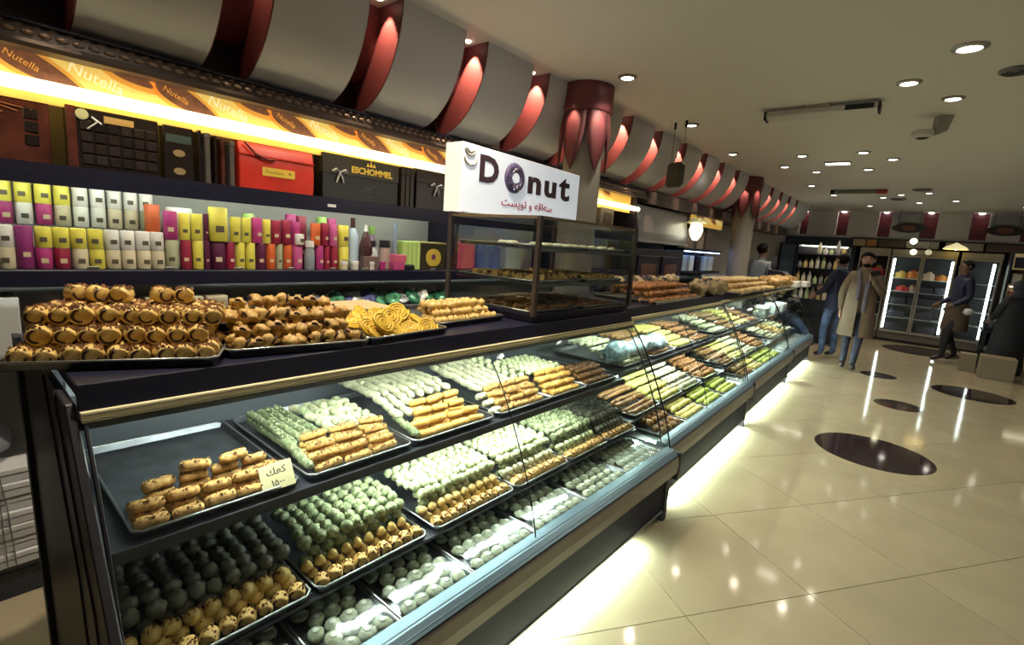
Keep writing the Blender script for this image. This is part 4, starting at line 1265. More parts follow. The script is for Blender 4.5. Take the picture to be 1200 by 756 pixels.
for k, (z, lab, vs, g) in enumerate([(1.232, 'bottom', V_BRF, 'brown fingers'), (1.3815, 'middle', V_CHUNK, 'golden chunks'), (1.5515, 'top', V_COCOF, 'pale fingers')]):
    for j, yy in enumerate((2.06, 2.52)):
        w = ['near', 'far'][j]
        M = tray(-1.46, yy, z, 0, .40, .52, 'shallow tray on the %s level of the glass rack, %s half' % (lab, w), TRAYM, .018)
        for r in range(6):
            for i in range(4 if k != 1 else 8):
                if k == 2 and random.random() < .35:
                    continue
                n = 4 if k != 1 else 8
                place(vs(), M, -.05 - r * .075, (i - (n - 1) / 2) * (.38 / n), 0, random.uniform(-.2, .2), where('%s on %s rack level, %s half' % (['brown finger', 'golden chunk', 'pale finger'][k], lab, w), '', r, None, i, n)[0], PAST, 'rack %s level %s half' % (lab, w))

# lit sign on top of the rack
SIGNM = mat('sign_face', (.80, .86, .95), .4, emit=.42)
SIGNW = mat('sign_side', (.96, .93, .84), .5, emit=.55)
LETM = mat('sign_letters', (.075, .040, .055), .5)
REDL = mat('sign_red', (.50, .03, .05), .5)
sg = root('sign', 'white box sign reading Donut with red lettering, standing on the glass rack', 'sign', (-1.95, 1.815, 0))
zb0, zb1, zt0, zt1, sl = 1.717, 1.752, 2.072, 2.052, 1.095
b = MB()
b.c = 0
b.hexa([(-.13, 0, zb0), (0, 0, zb0), (0, sl, zb1), (-.13, sl, zb1)], [(-.13, 0, zt0), (0, 0, zt0), (0, sl, zt1), (-.13, sl, zt1)])
part('body', b, SIGNW, sg)
part('face', MB().hexa([(0, .004, zb0 + .004), (.004, .004, zb0 + .004), (.004, sl - .004, zb1 + .004), (0, sl - .004, zb1 + .004)], [(0, .004, zt0 - .004), (.004, .004, zt0 - .004), (.004, sl - .004, zt1 - .004), (0, sl - .004, zt1 - .004)]), SIGNM, sg, label='bluish white lit face')
for x_, y_ in ((-.09, .02), (-.01, .02), (-.09, sl - .04), (-.01, sl - .04)):
    part('foot', MB().box(x_ - .006, x_ + .006, y_, y_ + .02, 1.7, 1.72 + .033 * y_ / sl), STEEL, sg)
def fit_text(body, y0, y1, z0, h, m, off, px=.0055):
    tm = text_mesh(body, .2, .001, off, m)
    if len(tm.vertices):
        xs = [v.co.x for v in tm.vertices]
        ys = [v.co.y for v in tm.vertices]
        sx, sy = (y1 - y0) / (max(xs) - min(xs)), h / (max(ys) - min(ys))
        link('lettering', tm, sg, (px, y0 - min(xs) * sx, z0 - min(ys) * sy), FACE_X, (sx, sy, 1))


fit_text('D', .125, .278, 1.885, .145, LETM, .008)
fit_text('n', .540, .670, 1.872, .102, LETM, .008)
fit_text('u', .705, .832, 1.868, .102, LETM, .008)
fit_text('t', .860, .985, 1.864, .148, LETM, .006)
DY, DZ = .415, 1.942
dn = part('donut', MB().lathe([(.028, 0), (.032, .012), (.058, .016), (.080, .012), (.088, 0)], (.004, DY, DZ), 24, 'x'), mat('donut_glaze', (.13, .10, .20), .4), sg, smooth=True)
part('donut_hole', MB().lathe([(.029, 0), (.029, .0142)], (.004, DY, DZ), 18, 'x'), SIGNM, sg)
for k in range(34):
    a = random.uniform(0, 6.28)
    r_ = random.uniform(.040, .078)
    m = [mat('sprinkle_white', (.8, .8, .85), .4), mat('sprinkle_blue', (.25, .25, .55), .4), mat('sprinkle_dark', (.05, .03, .05), .4)][k % 3]
    p = Vector((.0205, DY + r_ * math.cos(a), DZ + r_ * math.sin(a)))
    q = random.uniform(0, 3.14)
    part('sprinkle', MB().tube([p, p + Vector((0, .012 * math.cos(q), .012 * math.sin(q)))], .0025, 4), m, dn)
RINGM = mat('pale_ring_print', (.66, .58, .45), .5)
for rr, zz, yy in ((.036, 2.04, .05), (.022, 2.045, .05), (.045, 1.998, .055)):
    part('print', MB().tube([(.0045, yy + rr * math.cos(t), min(2.064, zz + rr * .8 * math.sin(t))) for t in [math.pi * (1 + i / 12) for i in range(13)]], .007, 4), RINGM, sg)
AR = '\ufeb3\ufeea\ufe8d\ufed7\ufeea \ufeed \ufe97\ufeee\ufef3\ufeb4\ufe96'
fit_text(AR[::-1], .315, .800, 1.766, .060, REDL, .0015)

# ------------------------------------------------------------------ goods in the second to fourth case
random.seed(31)


def ctray(cs, u, back, z, w, d, label, film=None):
    M = Matrix.Translation(cs.location) @ Matrix.Rotation(cs.rotation_euler.z, 4, 'Z')
    p = M @ Vector((back, u, z))
    return tray(p.x, p.y, z, cs.rotation_euler.z, w, d, label)


def fill(M, vs, w, d, layers, label, cat, group, px=.05, py=.06, pz=.028, rot=0.0, x0=-.04, s=1.22):
    px *= .8
    for r in range(int(d / px)):
        n = int(w / py)
        for i in range(n):
            lb, gp_ = where(label, group, r, None, i, n)
            place(vs, M, x0 - r * px, (i - (n - 1) / 2) * py, min(layers, r // 2 if layers > 1 else 0) * pz * .9, rot + random.uniform(-.2, .2), lb, cat, gp_, s)


GREENL = mat('lime_pastry', (.55, .62, .10), .5, col2=(.36, .45, .06), scale=50, bump=.3, rnd=.1)
LEMON = mat('lemon_pastry', (.74, .68, .20), .5, col2=(.58, .45, .10), scale=50, bump=.3, rnd=.1)
V_LIME = lambda: variants('lime', lambda s: proto_finger(s + 1, GREENL, .09, .018, .016, 'pastry_slice'))
V_LEM = lambda: variants('lem', lambda s: proto_finger(s + 2, LEMON, .09, .018, .016, 'pastry_slice'))
V_BRB = lambda: variants('brb', lambda s: proto_ball(s + 5, BROWN, .022, 'pastry_ball'))
for cs, cn in ((case2, 'second'), (case3, 'third')):
    for k, (u, vs, nm) in enumerate([(.36, V_COCOF, 'white fingers'), (.86, V_TOAST, 'brown fingers'), (1.36, V_LEM, 'lemon slices'), (1.84, V_TOAST, 'dark fingers')]):
        M = ctray(cs, u, -.43, .787, .42, .55, 'tray of %s on the upper shelf of the %s case, %s of four' % (nm, cn, ['first', 'second', 'third', 'last'][k]))
        fill(M, vs(), .42, .48, 3, nm[:-1] + ' on the upper shelf of the %s case' % cn, PAST, '%s upper shelf %s' % (cn, nm), .06, .085)
    for k, (u, vs, nm) in enumerate([(.30, V_TOAST, 'toasted fingers'), (.74, V_LEM, 'pale yellow slices'), (1.20, V_COCOF, 'cream fingers'), (1.70, V_BRB, 'brown balls')]):
        M = ctray(cs, u, -.29, .4935, .40, .55, 'tray of %s on the lower shelf of the %s case, %s of four' % (nm, cn, ['first', 'second', 'third', 'last'][k]))
        fill(M, vs(), .40, .48, 3, nm[:-1] + ' on the lower shelf of the %s case' % cn, PAST, '%s lower shelf %s' % (cn, nm), .06, .08, .03)
    for k, (u, vs, nm) in enumerate([(.32, V_BRB, 'brown balls'), (.76, V_LEM, 'yellow slices'), (1.22, V_LIME, 'lime green slices'), (1.70, V_LIME, 'green slices')]):
        M = ctray(cs, u, -.085, .4065, .38, .40, 'tray of %s on the floor of the %s case, %s of four' % (nm, cn, ['first', 'second', 'third', 'last'][k]))
        fill(M, vs(), .38, .36, 2, nm[:-1] + ' on the floor of the %s case' % cn, PAST, '%s case floor %s' % (cn, nm), .06, .085)
for k, (u, nm, vs) in enumerate([(.4, 'pale fingers', V_COCOF), (.95, 'golden chunks', V_CHUNK), (1.5, 'cream fingers', V_COCOF)]):
    M = ctray(case4, u, -.29, .4935, .42, .5, 'tray of %s in the far case by the man in navy' % nm)
    fill(M, vs(), .42, .48, 2, nm[:-1] + ' in the far case', PAST, 'far case ' + nm, .075, .08)
for k in range(5):  # cartons added to stand in for bright white patches in the far case
    M = Matrix.Translation(case4.location) @ Matrix.Rotation(case4.rotation_euler.z, 4, 'Z')
    p = M @ Vector((-.50 - .06 * (k % 2), .3 + k * .32, .7855 + .06))
    thing('white_carton', MB().cbox((0, 0, 0), (.16, .22, .12)), mat('bright_paper', (.85, .88, .84), .4), 'white carton added for bright patches in the far case, %s from the near end' % NTH[k], 'carton', bev=.006, loc=p)
# clear bags of sweets on the upper shelf of the second case
BAG = mat('clear_blue_bag', (.55, .72, .85), .12, var=.5, scale=30, coat=.5)
for k in range(5):
    M = Matrix.Translation(case2.location) @ Matrix.Rotation(case2.rotation_euler.z, 4, 'Z')
    p = M @ Vector((-.50 - .03 * (k % 2), .16 + k * .17, .885))
    thing('sweet_bag', MB().ell((0, 0, 0), (.085, .085, .060), 12, 8, .6, k + 40), BAG, 'glossy blue white bag of sweets on the upper shelf, %s past the case joint' % ['first', 'second', 'third', 'fourth', 'fifth'][k], 'bag', smooth=True, loc=p, rot=(0, 0, k))
# pastries and bags heaped on top of the second and third case
lab, grp = 'toasted brown stick heaped on the second case', 'brown sticks on the second case'
M = tray(-1.50, 3.80, 1.2015, R(2), .95, .5, 'wide tray of toasted brown sticks on top of the second case')
for r in range(6):
    for i in range(11):
        for l in range(min(3, 1 + r)):
            if l < min(3, 1 + r) - 2:
                continue
            lb, gp_ = where(lab, grp, r, l, i, 11)
            place(V_STICK(), M, -.04 - r * .06, -.43 + i * .084, l * .042, random.uniform(-.8, .8), lb, PAST, gp_, 1.15)
CLEARB = mat('clear_bag_goods', (.42, .32, .17), .15, var=.6, scale=25, coat=.6, rnd=.3)
DARKB = mat('dark_bag_goods', (.05, .045, .06), .15, var=.6, scale=25, coat=.6)
for k in range(12):
    y = 3.65 + k * .14
    thing('biscuit_bag', MB().ell((0, 0, 0), (.075, .07, .065), 12, 8, .55, k + 60), CLEARB if k % 3 else DARKB, 'crinkled clear bag of biscuits behind the brown sticks, number %s from the near end' % ['one', 'two', 'three', 'four', 'five', 'six', 'seven', 'eight', 'nine', 'ten', 'eleven', 'twelve'][k], 'bag', smooth=True,
          loc=(-2.13 - .02 * (k % 2), y, 1.27), rot=(0, 0, k * 1.3))
for k in range(5):
    thing('biscuit_bag', MB().ell((0, 0, 0), (.085, .08, .075), 12, 8, .55, k + 80), DARKB if k % 2 else CLEARB, 'dark glossy bag of biscuits between the sticks and the pale rusks, %s of five' % ['first', 'second', 'third', 'fourth', 'fifth'][k], 'bag', smooth=True,
          loc=(-1.60 - .06 * (k % 2), 4.45 + k * .13, 1.275), rot=(0, 0, k * 2.3))
RUSK = mat('pale_rusk', (.80, .60, .30), .5, col2=(.58, .36, .12), scale=40, bump=.3, rnd=.15)
V_RUSK = lambda: variants('rusk', lambda s: proto_finger(s + 5, RUSK, .13, .026, .022, 'rusk'))
M = tray(-1.50, 6.05, 1.2015, R(2), 1.6, .5, 'long tray of pale rusks on top of the third case')
for r in range(5):
    for i in range(13):
        for l in range(1, 1 + min(3, 1 + r)):
            if l < min(3, 1 + r) - 1:
                continue
            place(V_RUSK(), M, -.04 - r * .08, -.74 + i * .123, (l - 1) * .046, random.uniform(-.9, .9), where('pale rusk heaped on top of the third case', '', r, l - 1, i, 13)[0], PAST, 'rusks on the third case', 1.1)
for k in range(7):
    thing('bread_bag', MB().ell((0, 0, 0), (.11, .10, .08), 12, 8, .5, k + 90), mat('bread_bag_goods', (.62, .38, .14), .2, var=.5, scale=18, coat=.4, rnd=.2), 'bagged brown bread on the far counter top, number %s from the rusks' % ['one', 'two', 'three', 'four', 'five', 'six', 'seven'][k], 'bread', smooth=True,
          loc=(-1.62 - .10 * (k % 2), 7.1 + k * .17, 1.285), rot=(0, 0, k * 1.9))
# till area on the far case: white paper rolls / lit white boxes
for k, (x, y, z, d) in enumerate([(-1.60, 8.15, 1.25, (.24, .22, .09)), (-1.48, 8.55, 1.245, (.10, .25, .08)), (-1.36, 8.3, 1.02, (.04, .22, .16)), (-1.355, 8.75, .88, (.04, .2, .2))]):
    if k < 2:
        thing('paper_pack', MB().cbox((x, y, z), d), mat('bright_paper', (.85, .88, .84), .4), ['white paper pack lying on the far counter end', 'slim white paper pack behind the navy jacket'][k], 'paper', bev=.01)
cr_ = root('cash_register', 'dark cash register on the far counter end', 'till', (-1.85, 8.75, 1.201))
part('body', MB().prism([(-.18, 0), (.18, 0), (.18, .08), (.02, .20), (-.18, .22)], -.18, .18), BLACK, cr_, bev=.006)
part('screen', MB().box(-.16, -.14, -.13, .13, .24, .44), mat('till_screen', (.05, .06, .09), .2), cr_)
part('neck', MB().box(-.165, -.145, -.02, .02, .2, .26), BLACKM, cr_)

# ------------------------------------------------------------------ kitchen hood, oven front and blue shelf past the shelving
HOODM = mat('hood_steel', (.33, .33, .34), .35, .7)
h = root('extractor_hood', 'steel extractor hood box on the left wall between the two banners', 'hood', (-2.66, 5.95, 0))
part('body', MB().prism([(-.33, 1.70), (0, 1.70), (0, 1.80), (-.05, 2.10), (-.33, 2.10)], -.68, .78), HOODM, h, bev=.004)
part('lip', MB().box(-.33, .012, -.69, .79, 1.675, 1.705), STEEL, h)
kt = root('oven', 'dark oven cabinet with reddish window below the steel hood', 'oven', (-2.68, 5.95, 0))
part('body', MB().box(-.30, 0, -.66, .76, 0, 1.60), PANEL, kt, bev=.006)
for k in range(2):
    d = part('door', MB().box(0, .02, -.60 + k * .66, -.02 + k * .66, .95, 1.52), BLACK, kt, bev=.004)
    part('window', MB().box(.02, .024, -.52 + k * .66, -.10 + k * .66, 1.05, 1.42), mat('oven_window', (.10, .045, .04), .2), d)
    part('handle', MB().tube([(.05, -.56 + k * .66, .99), (.05, -.06 + k * .66, .99)], .008, 6), STEEL, d)
bs = root('blue_shelf', 'shelf with blue lit goods under the second banner', 'shelving', (-2.68, 7.35, 0))
part('back', MB().box(-.30, -.28, -.6, .95, 0, 2.1), BLACKM, bs)
for z in (.9, 1.30, 1.62):
    part('shelf', MB().box(-.28, 0, -.6, .95, z, z + .03), BLACK, bs)
part('strip_light', MB().box(-.03, -.02, -.55, .9, 1.605, 1.618), mat('blue_strip', (.35, .55, 1), .5, emit=9), bs)
for k in range(5):
    thing('kitchen_pack', MB().cbox((-2.80, 6.95 + k * .27, 1.332 + .11), (.12, .16, .22)), [mat('sky_pack', (.40, .55, .72), .35), mat('white_pack', (.75, .8, .85), .4), BLACK][k % 3], 'package on the blue lit shelf, %s from left' % ['first', 'second', 'third', 'fourth', 'fifth'][k], 'package', bev=.006)
for k in range(3):
    thing('kitchen_pack', MB().cbox((-2.80, 7.05 + k * .38, 1.652 + .13), (.14, .26, .26)), mat('brown_grey_pack', (.20, .16, .15), .5), 'brown grey box above the blue lit shelf, %s of three' % ['first', 'second', 'third'][k], 'box', bev=.006)
bl = root('wall_lamp', 'bright shaded lamp hanging in front of the second banner', 'lamp', (-2.55, 6.72, 0))
part('bulb', MB().lathe([(.03, 1.76), (.07, 1.82), (.09, 1.90), (.07, 1.98), (.05, 2.02)], n=14), mat('lamp_glow', (1, .95, .70), .5, emit=2.6), bl, smooth=True)
part('shade', MB().lathe([(.055, 2.06), (.13, 2.0), (.135, 1.99), (.06, 2.045)], n=16), mat('lamp_shade_cream', (.8, .74, .45), .5), bl, smooth=40)
part('arm', MB().tube([(-.10, 0, 2.13), (0, 0, 2.13), (0, 0, 2.05)], .01, 6).tube([(-.10, 0, 2.13), (-.12, 0, 2.13)], .03, 8), BLACKM, bl)

# hanging signs on thin wires
hs = root('hanging_sign', 'small dark rounded square sign hanging on two wires from the ceiling', 'sign', (-2.045, 4.68, 0), R(-18))
part('board', MB().prism([(-.10 + .03, 2.20), (.10 - .03, 2.20), (.10, 2.23), (.10, 2.40), (.07, 2.43), (-.07, 2.43), (-.10, 2.40), (-.10, 2.23)], -.012, .012), mat('hang_sign', (.045, .045, .040), .4), hs, bev=.003)
part('print', MB().tube([(.045 * math.cos(t), -.0125, 2.315 + .045 * math.sin(t)) for t in [i * math.pi / 6 for i in range(12)]], .004, 4, True), mat('hang_print', (.13, .12, .11), .5), hs)
part('print', MB().box(-.035, .035, -.0135, -.012, 2.31, 2.322), mat('hang_print', (.13, .12, .11), .5), hs)
for x in (-.065, .065):
    part('wire', MB().tube([(x, 0, 2.42), (x, 0, Z_CEIL)], .0025, 4), BLACKM, hs)
    part('ceiling_cap', MB().lathe([(.012, 2.74), (.012, Z_CEIL)], (x, 0, 0), 8), BLACKM, hs)
hs2 = root('hanging_sign', 'small dark sign hanging over the far end of the counters', 'sign', (-2.75, 12.2, 0))
part('board', MB().box(-.12, .12, -.015, .015, 2.30, 2.58), mat('hang_sign', (.045, .045, .040), .4), hs2, bev=.02)
for x in (-.08, .08):
    part('wire', MB().tube([(x, 0, 2.57), (x, 0, Z_CEIL)], .003, 4), BLACKM, hs2)

# ------------------------------------------------------------------ ceiling fittings
o = root('air_curtain', 'long pale grey box unit hung from the ceiling by a plate', 'ceiling unit', (-.90, 4.64, 0), R(3))
part('housing', MB().prism([(-.06, 2.735), (.05, 2.715), (.065, 2.725), (.055, 2.765), (-.055, 2.775)], -.385, .385, 'x'), mat('unit_grey', (.55, .54, .55), .4), o, bev=.004)
part('end_cap', MB().box(-.392, -.375, -.062, .066, 2.714, 2.777), BLACKM, o)
part('end_cap', MB().box(.375, .392, -.062, .066, 2.714, 2.777), BLACKM, o)
part('grille', MB().box(.17, .35, -.066, -.05, 2.735, 2.772), BLACKM, o)
part('mount_plate', MB().box(-.10, .07, -.06, .26, 2.776, Z_CEIL), mat('plate_tan', (.36, .33, .28), .6), o)
o = root('ceiling_fixture', 'slim long dark fixture across the far ceiling', 'ceiling unit', (-1.18, 9.93, 0))
part('housing', MB().box(-.38, .38, -.04, .04, 2.74, 2.79), mat('fixture_grey', (.20, .20, .19), .5), o, bev=.004)
part('end', MB().box(.24, .38, -.045, .045, 2.735, 2.792), mat('fixture_red', (.42, .06, .05), .5), o)
part('end', MB().box(-.39, -.34, -.045, .045, 2.735, 2.792), BLACKM, o)
o = root('ceiling_camera', 'round camera head on a bent bracket under the ceiling', 'camera', (-.20, 5.33, 0), R(20))
part('bracket', MB().prism([(.0, 2.80), (.10, 2.80), (.07, 2.68), (.02, 2.66), (.0, 2.70)], -.05, .05), mat('bracket_grey', (.34, .33, .32), .5), o)
part('head', MB().lathe([(.045, 2.635), (.075, 2.65), (.08, 2.67), (.07, 2.69)], (-.07, 0, 0), 20), mat('unit_grey', (.42, .41, .42), .4), o, smooth=40)
part('lens', MB().lathe([(.03, 2.628), (.045, 2.636), (.05, 2.645)], (-.07, 0, 0), 16), BLACKM, o, smooth=True)
for x, y, r, lab in ((.17, 4.31, .085, 'round dark ceiling vent cut by the right edge of the picture'), (-.38, 9.98, .13, 'round grey ceiling vent above the red back wall slots'), (-.73, 11.28, .12, 'smaller looking round ceiling vent nearer the back wall')):
    o = root('ceiling_vent', lab, 'vent', (x, y, Z_CEIL))
    part('ring', MB().lathe([(r, 0), (r, -.012), (r * .8, -.02), (r * .8, 0)], n=24), mat('vent_grey', (.13, .13, .14), .5), o, smooth=40)
    for k in range(3):
        part('louver', MB().lathe([(r * (.7 - .2 * k), -.006), (r * (.62 - .2 * k), -.018), (r * (.55 - .2 * k), -.018), (r * (.55 - .2 * k), -.006)], n=20), mat('vent_dark', (.05, .05, .055), .5), o, smooth=40)

# ------------------------------------------------------------------ back wall: cornice boards, fridges, shelves
BROWNB = mat('signboard_brown', (.10, .06, .045), .5)
sb = root('picture_board', 'row of brown and orange picture boards under the back wall cornice', 'board', (0, 13.62, 0))
for k, (x0, x1, m) in enumerate([(-1.55, -1.32, mat('board_tan', (.45, .35, .2), .5)), (-1.30, -1.12, mat('board_orange', (.50, .22, .05), .5)), (-1.10, -.62, BROWNB), (-.60, -.06, mat('board_grey', (.38, .35, .30), .5)),
                                 (.04, .62, mat('board_grey', (.38, .35, .30), .5)), (.66, 1.4, BROWNB)]):
    part('panel', MB().box(x0, x1, 0, .04, 2.02, 2.17), m, sb, bev=.004)
part('bracket', MB().box(-1.6, 1.45, .02, .50, 2.17, 2.20), BLACKM, sb)
FRAME = mat('fridge_frame', (.34, .31, .25), .35, .6)
FGLASS = glass_mat('fridge_glass', (.95, .97, .96), .04)
FLIGHT = mat('fridge_tube', (.90, 1, .94), .5, emit=E_FRIDGE)
FIN = mat('fridge_inside', (.09, .10, .11), .5)


def fridge(x0, x1, ndoors, label, y=13.35, z0=.06, z1=1.86, dark=False):
    o = root('fridge', label, 'fridge', ((x0 + x1) / 2, y, 0))
    hw = (x1 - x0) / 2
    part('body', MB().box(-hw, hw, .55, .60, z0, z1 + .10).box(-hw, -hw + .03, .02, .55, z0, z1 + .10).box(hw - .03, hw, .02, .55, z0, z1 + .10).box(-hw, hw, .02, .55, z0, z0 + .14).box(-hw, hw, .02, .55, z1, z1 + .10), FIN, o)
    part('plinth', MB().box(-hw, hw, .03, .5, 0, z0), BLACKM, o)
    part('lower_grille', MB().box(-hw, hw, 0, .02, z0, z0 + .14), mat('fridge_base', (.13, .105, .09), .5), o)
    part('header', MB().box(-hw, hw, 0, .02, z1 + .01, z1 + .12), mat('fridge_header', (.22, .19, .14), .5), o)
    dw = 2 * hw / ndoors
    for k in range(ndoors):
        a, b_ = -hw + k * dw, -hw + (k + 1) * dw
        d = part('door', MB().box(a + .004, a + .034, -.03, 0, z0 + .15, z1).box(b_ - .034, b_ - .004, -.03, 0, z0 + .15, z1).box(a + .034, b_ - .034, -.03, 0, z0 + .15, z0 + .19).box(a + .034, b_ - .034, -.03, 0, z1 - .04, z1), FRAME, o, bev=.003)
        part('glass', MB().box(a + .034, b_ - .034, -.018, -.012, z0 + .19, z1 - .04), FGLASS, d)
        part('handle', MB().tube([(b_ - .02, -.06, .75), (b_ - .02, -.06, 1.2)], .010, 6), STEEL, d)
        for z in (.52, .80, 1.08, 1.36):
            part('shelf', MB().box(a + .03, b_ - .03, .06, .5, z, z + .012), mat('fridge_shelf', (.42, .46, .46), .4), o)
    if not dark:
        for x in ((-hw + .06, hw - .06) if ndoors > 1 else (hw - .10,)):
            part('tube_light', MB().tube([(x, .05, z0 + .22), (x, .05, z1 - .08)], .022, 8), FLIGHT, o)
    return o


fridge(-.79, .27, 2, 'lit two door glass fridge in the middle of the back wall')
fridge(-1.36, -.81, 1, 'glass door fridge behind the man in the beige coat', dark=True)
fridge(.32, .92, 1, 'single door fridge behind the woman in dark clothes')
FOOD = [mat('cake_orange', (.75, .25, .05), .5), mat('cake_red', (.60, .05, .05), .5), mat('cake_yellow', (.75, .5, .12), .5), mat('cake_cream', (.8, .6, .45), .5), mat('cake_dark', (.05, .045, .07), .5)]


def cake(x, z, r, h, m, label, y=13.62):
    o = root('cake', label, 'cake', (x, y, z))
    part('board', MB().lathe([(r * 1.15, 0), (r * 1.15, .008)], n=16), mat('cake_board', (.8, .75, .7), .5), o)
    part('body', MB().lathe([(r, .008), (r * 1.02, h * .5), (r * .95, h), (r * .3, h * 1.08)], n=16), m, o, smooth=50)
    part('topping', MB().lathe([(r * .5, h), (r * .45, h * 1.25), (r * .1, h * 1.35)], n=12), FOOD[(int(x * 37) + 3) % 4], o, smooth=50)


cake(-.58, 1.373, .11, .12, FOOD[2], 'yellow cake on the top shelf of the left fridge door, left')
cake(-.38, 1.373, .10, .15, FOOD[0], 'orange cake on the top shelf of the left fridge door, right')
cake(-.12, 1.373, .10, .13, FOOD[3], 'cream cake on the top shelf of the right fridge door, left')
cake(.09, 1.373, .10, .10, FOOD[0], 'orange cake on the top shelf of the right fridge door, right')
cake(-.52, 1.093, .12, .10, FOOD[1], 'red cake on the second shelf of the left fridge door')
cake(-.36, 1.093, .06, .12, FOOD[3], 'small white cake beside the red cake in the fridge')
cake(-1.0, 1.373, .13, .18, FOOD[1], 'bright red cake behind the shoulder of the man in beige')
for k, (x, z, w, h_) in enumerate([(-.12, 1.093, .2, .12), (.10, 1.093, .16, .14), (-.55, .813, .26, .14), (-.30, .813, .16, .16), (-.08, .813, .26, .15), (.12, .813, .12, .15), (-.55, .533, .3, .14), (-.1, .533, .3, .16), (-.5, .203, .36, .2), (.0, .203, .3, .2)]):
    thing('dark_carton', MB().box(x - w / 2, x + w / 2, 13.5, 13.72, z, z + h_), FOOD[4], 'dark carton in the lit fridge, %s' % ['second shelf right door, left', 'second shelf right door, right', 'third shelf left door, wide', 'third shelf left door, narrow', 'third shelf right door, wide', 'third shelf right door, narrow', 'fourth shelf left door', 'fourth shelf right door', 'bottom left door', 'bottom right door'][k], 'carton', bev=.005)
# glowing shop lamps in front of the boards
for k, (x, z, r, lab) in enumerate([(-.47, 2.15, .06, 'bright white bulb just under the back wall cornice'), (-.44, 1.93, .06, 'pale yellow round lamp above the left fridge door'), (-.20, 1.94, .055, 'dim round lamp above the fridge door post')]):
    o = root('globe_lamp', lab, 'lamp', (x, 13.2, z))
    part('globe', MB().ell((0, 0, 0), (r, r, r), 12, 8), mat('globe_glow%s' % 'abc'[k], (1, .93, .62), .5, emit=[6, 1.6, .35][k]), o, smooth=True)
    part('stem', MB().tube([(0, 0, r * .9), (0, .38, 2.185 - z)], .006, 5), BLACKM, o)
o = root('shade_lamp', 'wide pale yellow lampshade glowing above the right fridge door', 'lamp', (.20, 13.15, 0))
part('shade', MB().lathe([(.20, 2.02), (.16, 2.07), (.06, 2.12), (.02, 2.15), (.015, 2.14), (.15, 2.06), (.19, 2.02)], n=20), mat('shade_glow', (.9, .8, .42), .6, emit=.7), o, smooth=50)
part('stem', MB().tube([(0, 0, 2.15), (0, .3, 2.19)], .006, 5), BLACKM, o)
part('bulb', MB().ell((0, 0, 2.05), (.04, .04, .04), 10, 6), LAMP, o, smooth=True)
# oval boards hanging over the back wall
for x, lab in ((-.61, 'dark oval board hung between two red slots of the back wall'), (.87, 'dark oval board hung near the right edge of the back wall')):
    o = root('oval_sign', lab, 'sign', (x, 13.6, 0))
    part('board', MB().lathe([(.28, 0), (.29, .015), (.28, .03)], (0, -.015, 2.44), 28, 'y', (1, .36)), mat('oval_dark', (.028, .022, .024), .4), o, smooth=40)
    part('emblem', MB().lathe([(.12, 0), (.12, .004)], (0, -.02, 2.44), 18, 'y', (1, .5)), mat('oval_emblem', (.16, .06, .04), .5), o)
    part('back_plate', MB().box(-.22, .22, .02, .03, 2.50, 2.72), mat('plate_blue_grey', (.30, .32, .34), .5), o)
    for q in (-.18, .18):
        part('wire', MB().tube([(q, .0, 2.50), (q, .0, Z_CEIL)], .004, 4), BLACKM, o)

# white bottle rack at the far left, lit shelves
o = root('lit_rack', 'free standing rack of bottles and packs behind the navy jacket man', 'shelving', (-1.72, 11.2, 0))
part('back', MB().box(-.42, .42, .14, .16, 0, 1.9), PANEL, o)
for z in (.5, .85, 1.15, 1.45, 1.72):
    part('shelf', MB().box(-.42, .42, -.15, .14, z, z + .02), BLACK, o)
for x in (-.42, .40):
    part('side', MB().box(x, x + .02, -.15, .16, 0, 1.9), BLACK, o)
part('strip_light', MB().box(-.38, .38, -.02, .0, 1.885, 1.9), mat('rack_strip', (1, .97, .75), .5, emit=14), o)
random.seed(5)
PK = [mat('pack_cream', (.75, .70, .5), .5), mat('pack_lime', (.5, .6, .3), .5), mat('pack_gold', (.65, .5, .2), .5), mat('pack_white', (.8, .8, .75), .5), mat('pack_grey', (.3, .3, .28), .5)]
for r, z in enumerate((.87, 1.17, 1.47, 1.742)):
    for k in range(8):
        if r == 3 and k < 3:
            continue
        x = -1.72 - .36 + k * .10
        hh = random.uniform(.14, .24) if r < 3 else random.uniform(.10, .3)
        o2 = thing('bottle', MB().lathe([(.036, 0), (.038, .01), (.038, hh * .65), (.014, hh * .85), (.014, hh)], n=10), PK[(k * 3 + r * 2) % 5], 'bottle on the %s shelf of the far lit rack, number %s from left' % (['lowest filled', 'second', 'third', 'top'][r], ['one', 'two', 'three', 'four', 'five', 'six', 'seven', 'eight'][k]), 'bottle', smooth=50, loc=(x, 11.13, z), group='bottles on the far lit rack')
# blue shutter, brown door post behind the far counter
sh = root('blue_shutter', 'blue grey slatted shutter in the recess behind the worker', 'shutter', (-2.75, 13.3, 0))
for k in range(14):
    part('slat', MB().prism([(-.03, .92 + k * .075), (0, .92 + k * .075), (.01, .985 + k * .075), (-.02, .985 + k * .075)], -.16, .14, 'x'), mat('slat_blue', (.13, .20, .30), .4), sh)
part('frame', MB().box(-.20, -.16, -.05, .05, .0, 2.0).box(.14, .18, -.05, .05, 0, 2.0), BLACK, sh)
thing('cabinet', MB().box(-2.45, -2.05, 13.3, 13.6, 0, 2.0), mat('recess_brown', (.075, .050, .042), .6), 'tall dark brown cabinet right of the blue shutter', 'cabinet', bev=.006)
thing('wall_panel', MB().box(-2.99, -1.5, 13.85, 13.9, 0, 2.19), mat('recess_blue', (.06, .08, .12), .6), 'blue grey panel closing the recess at the far left', 'panel')

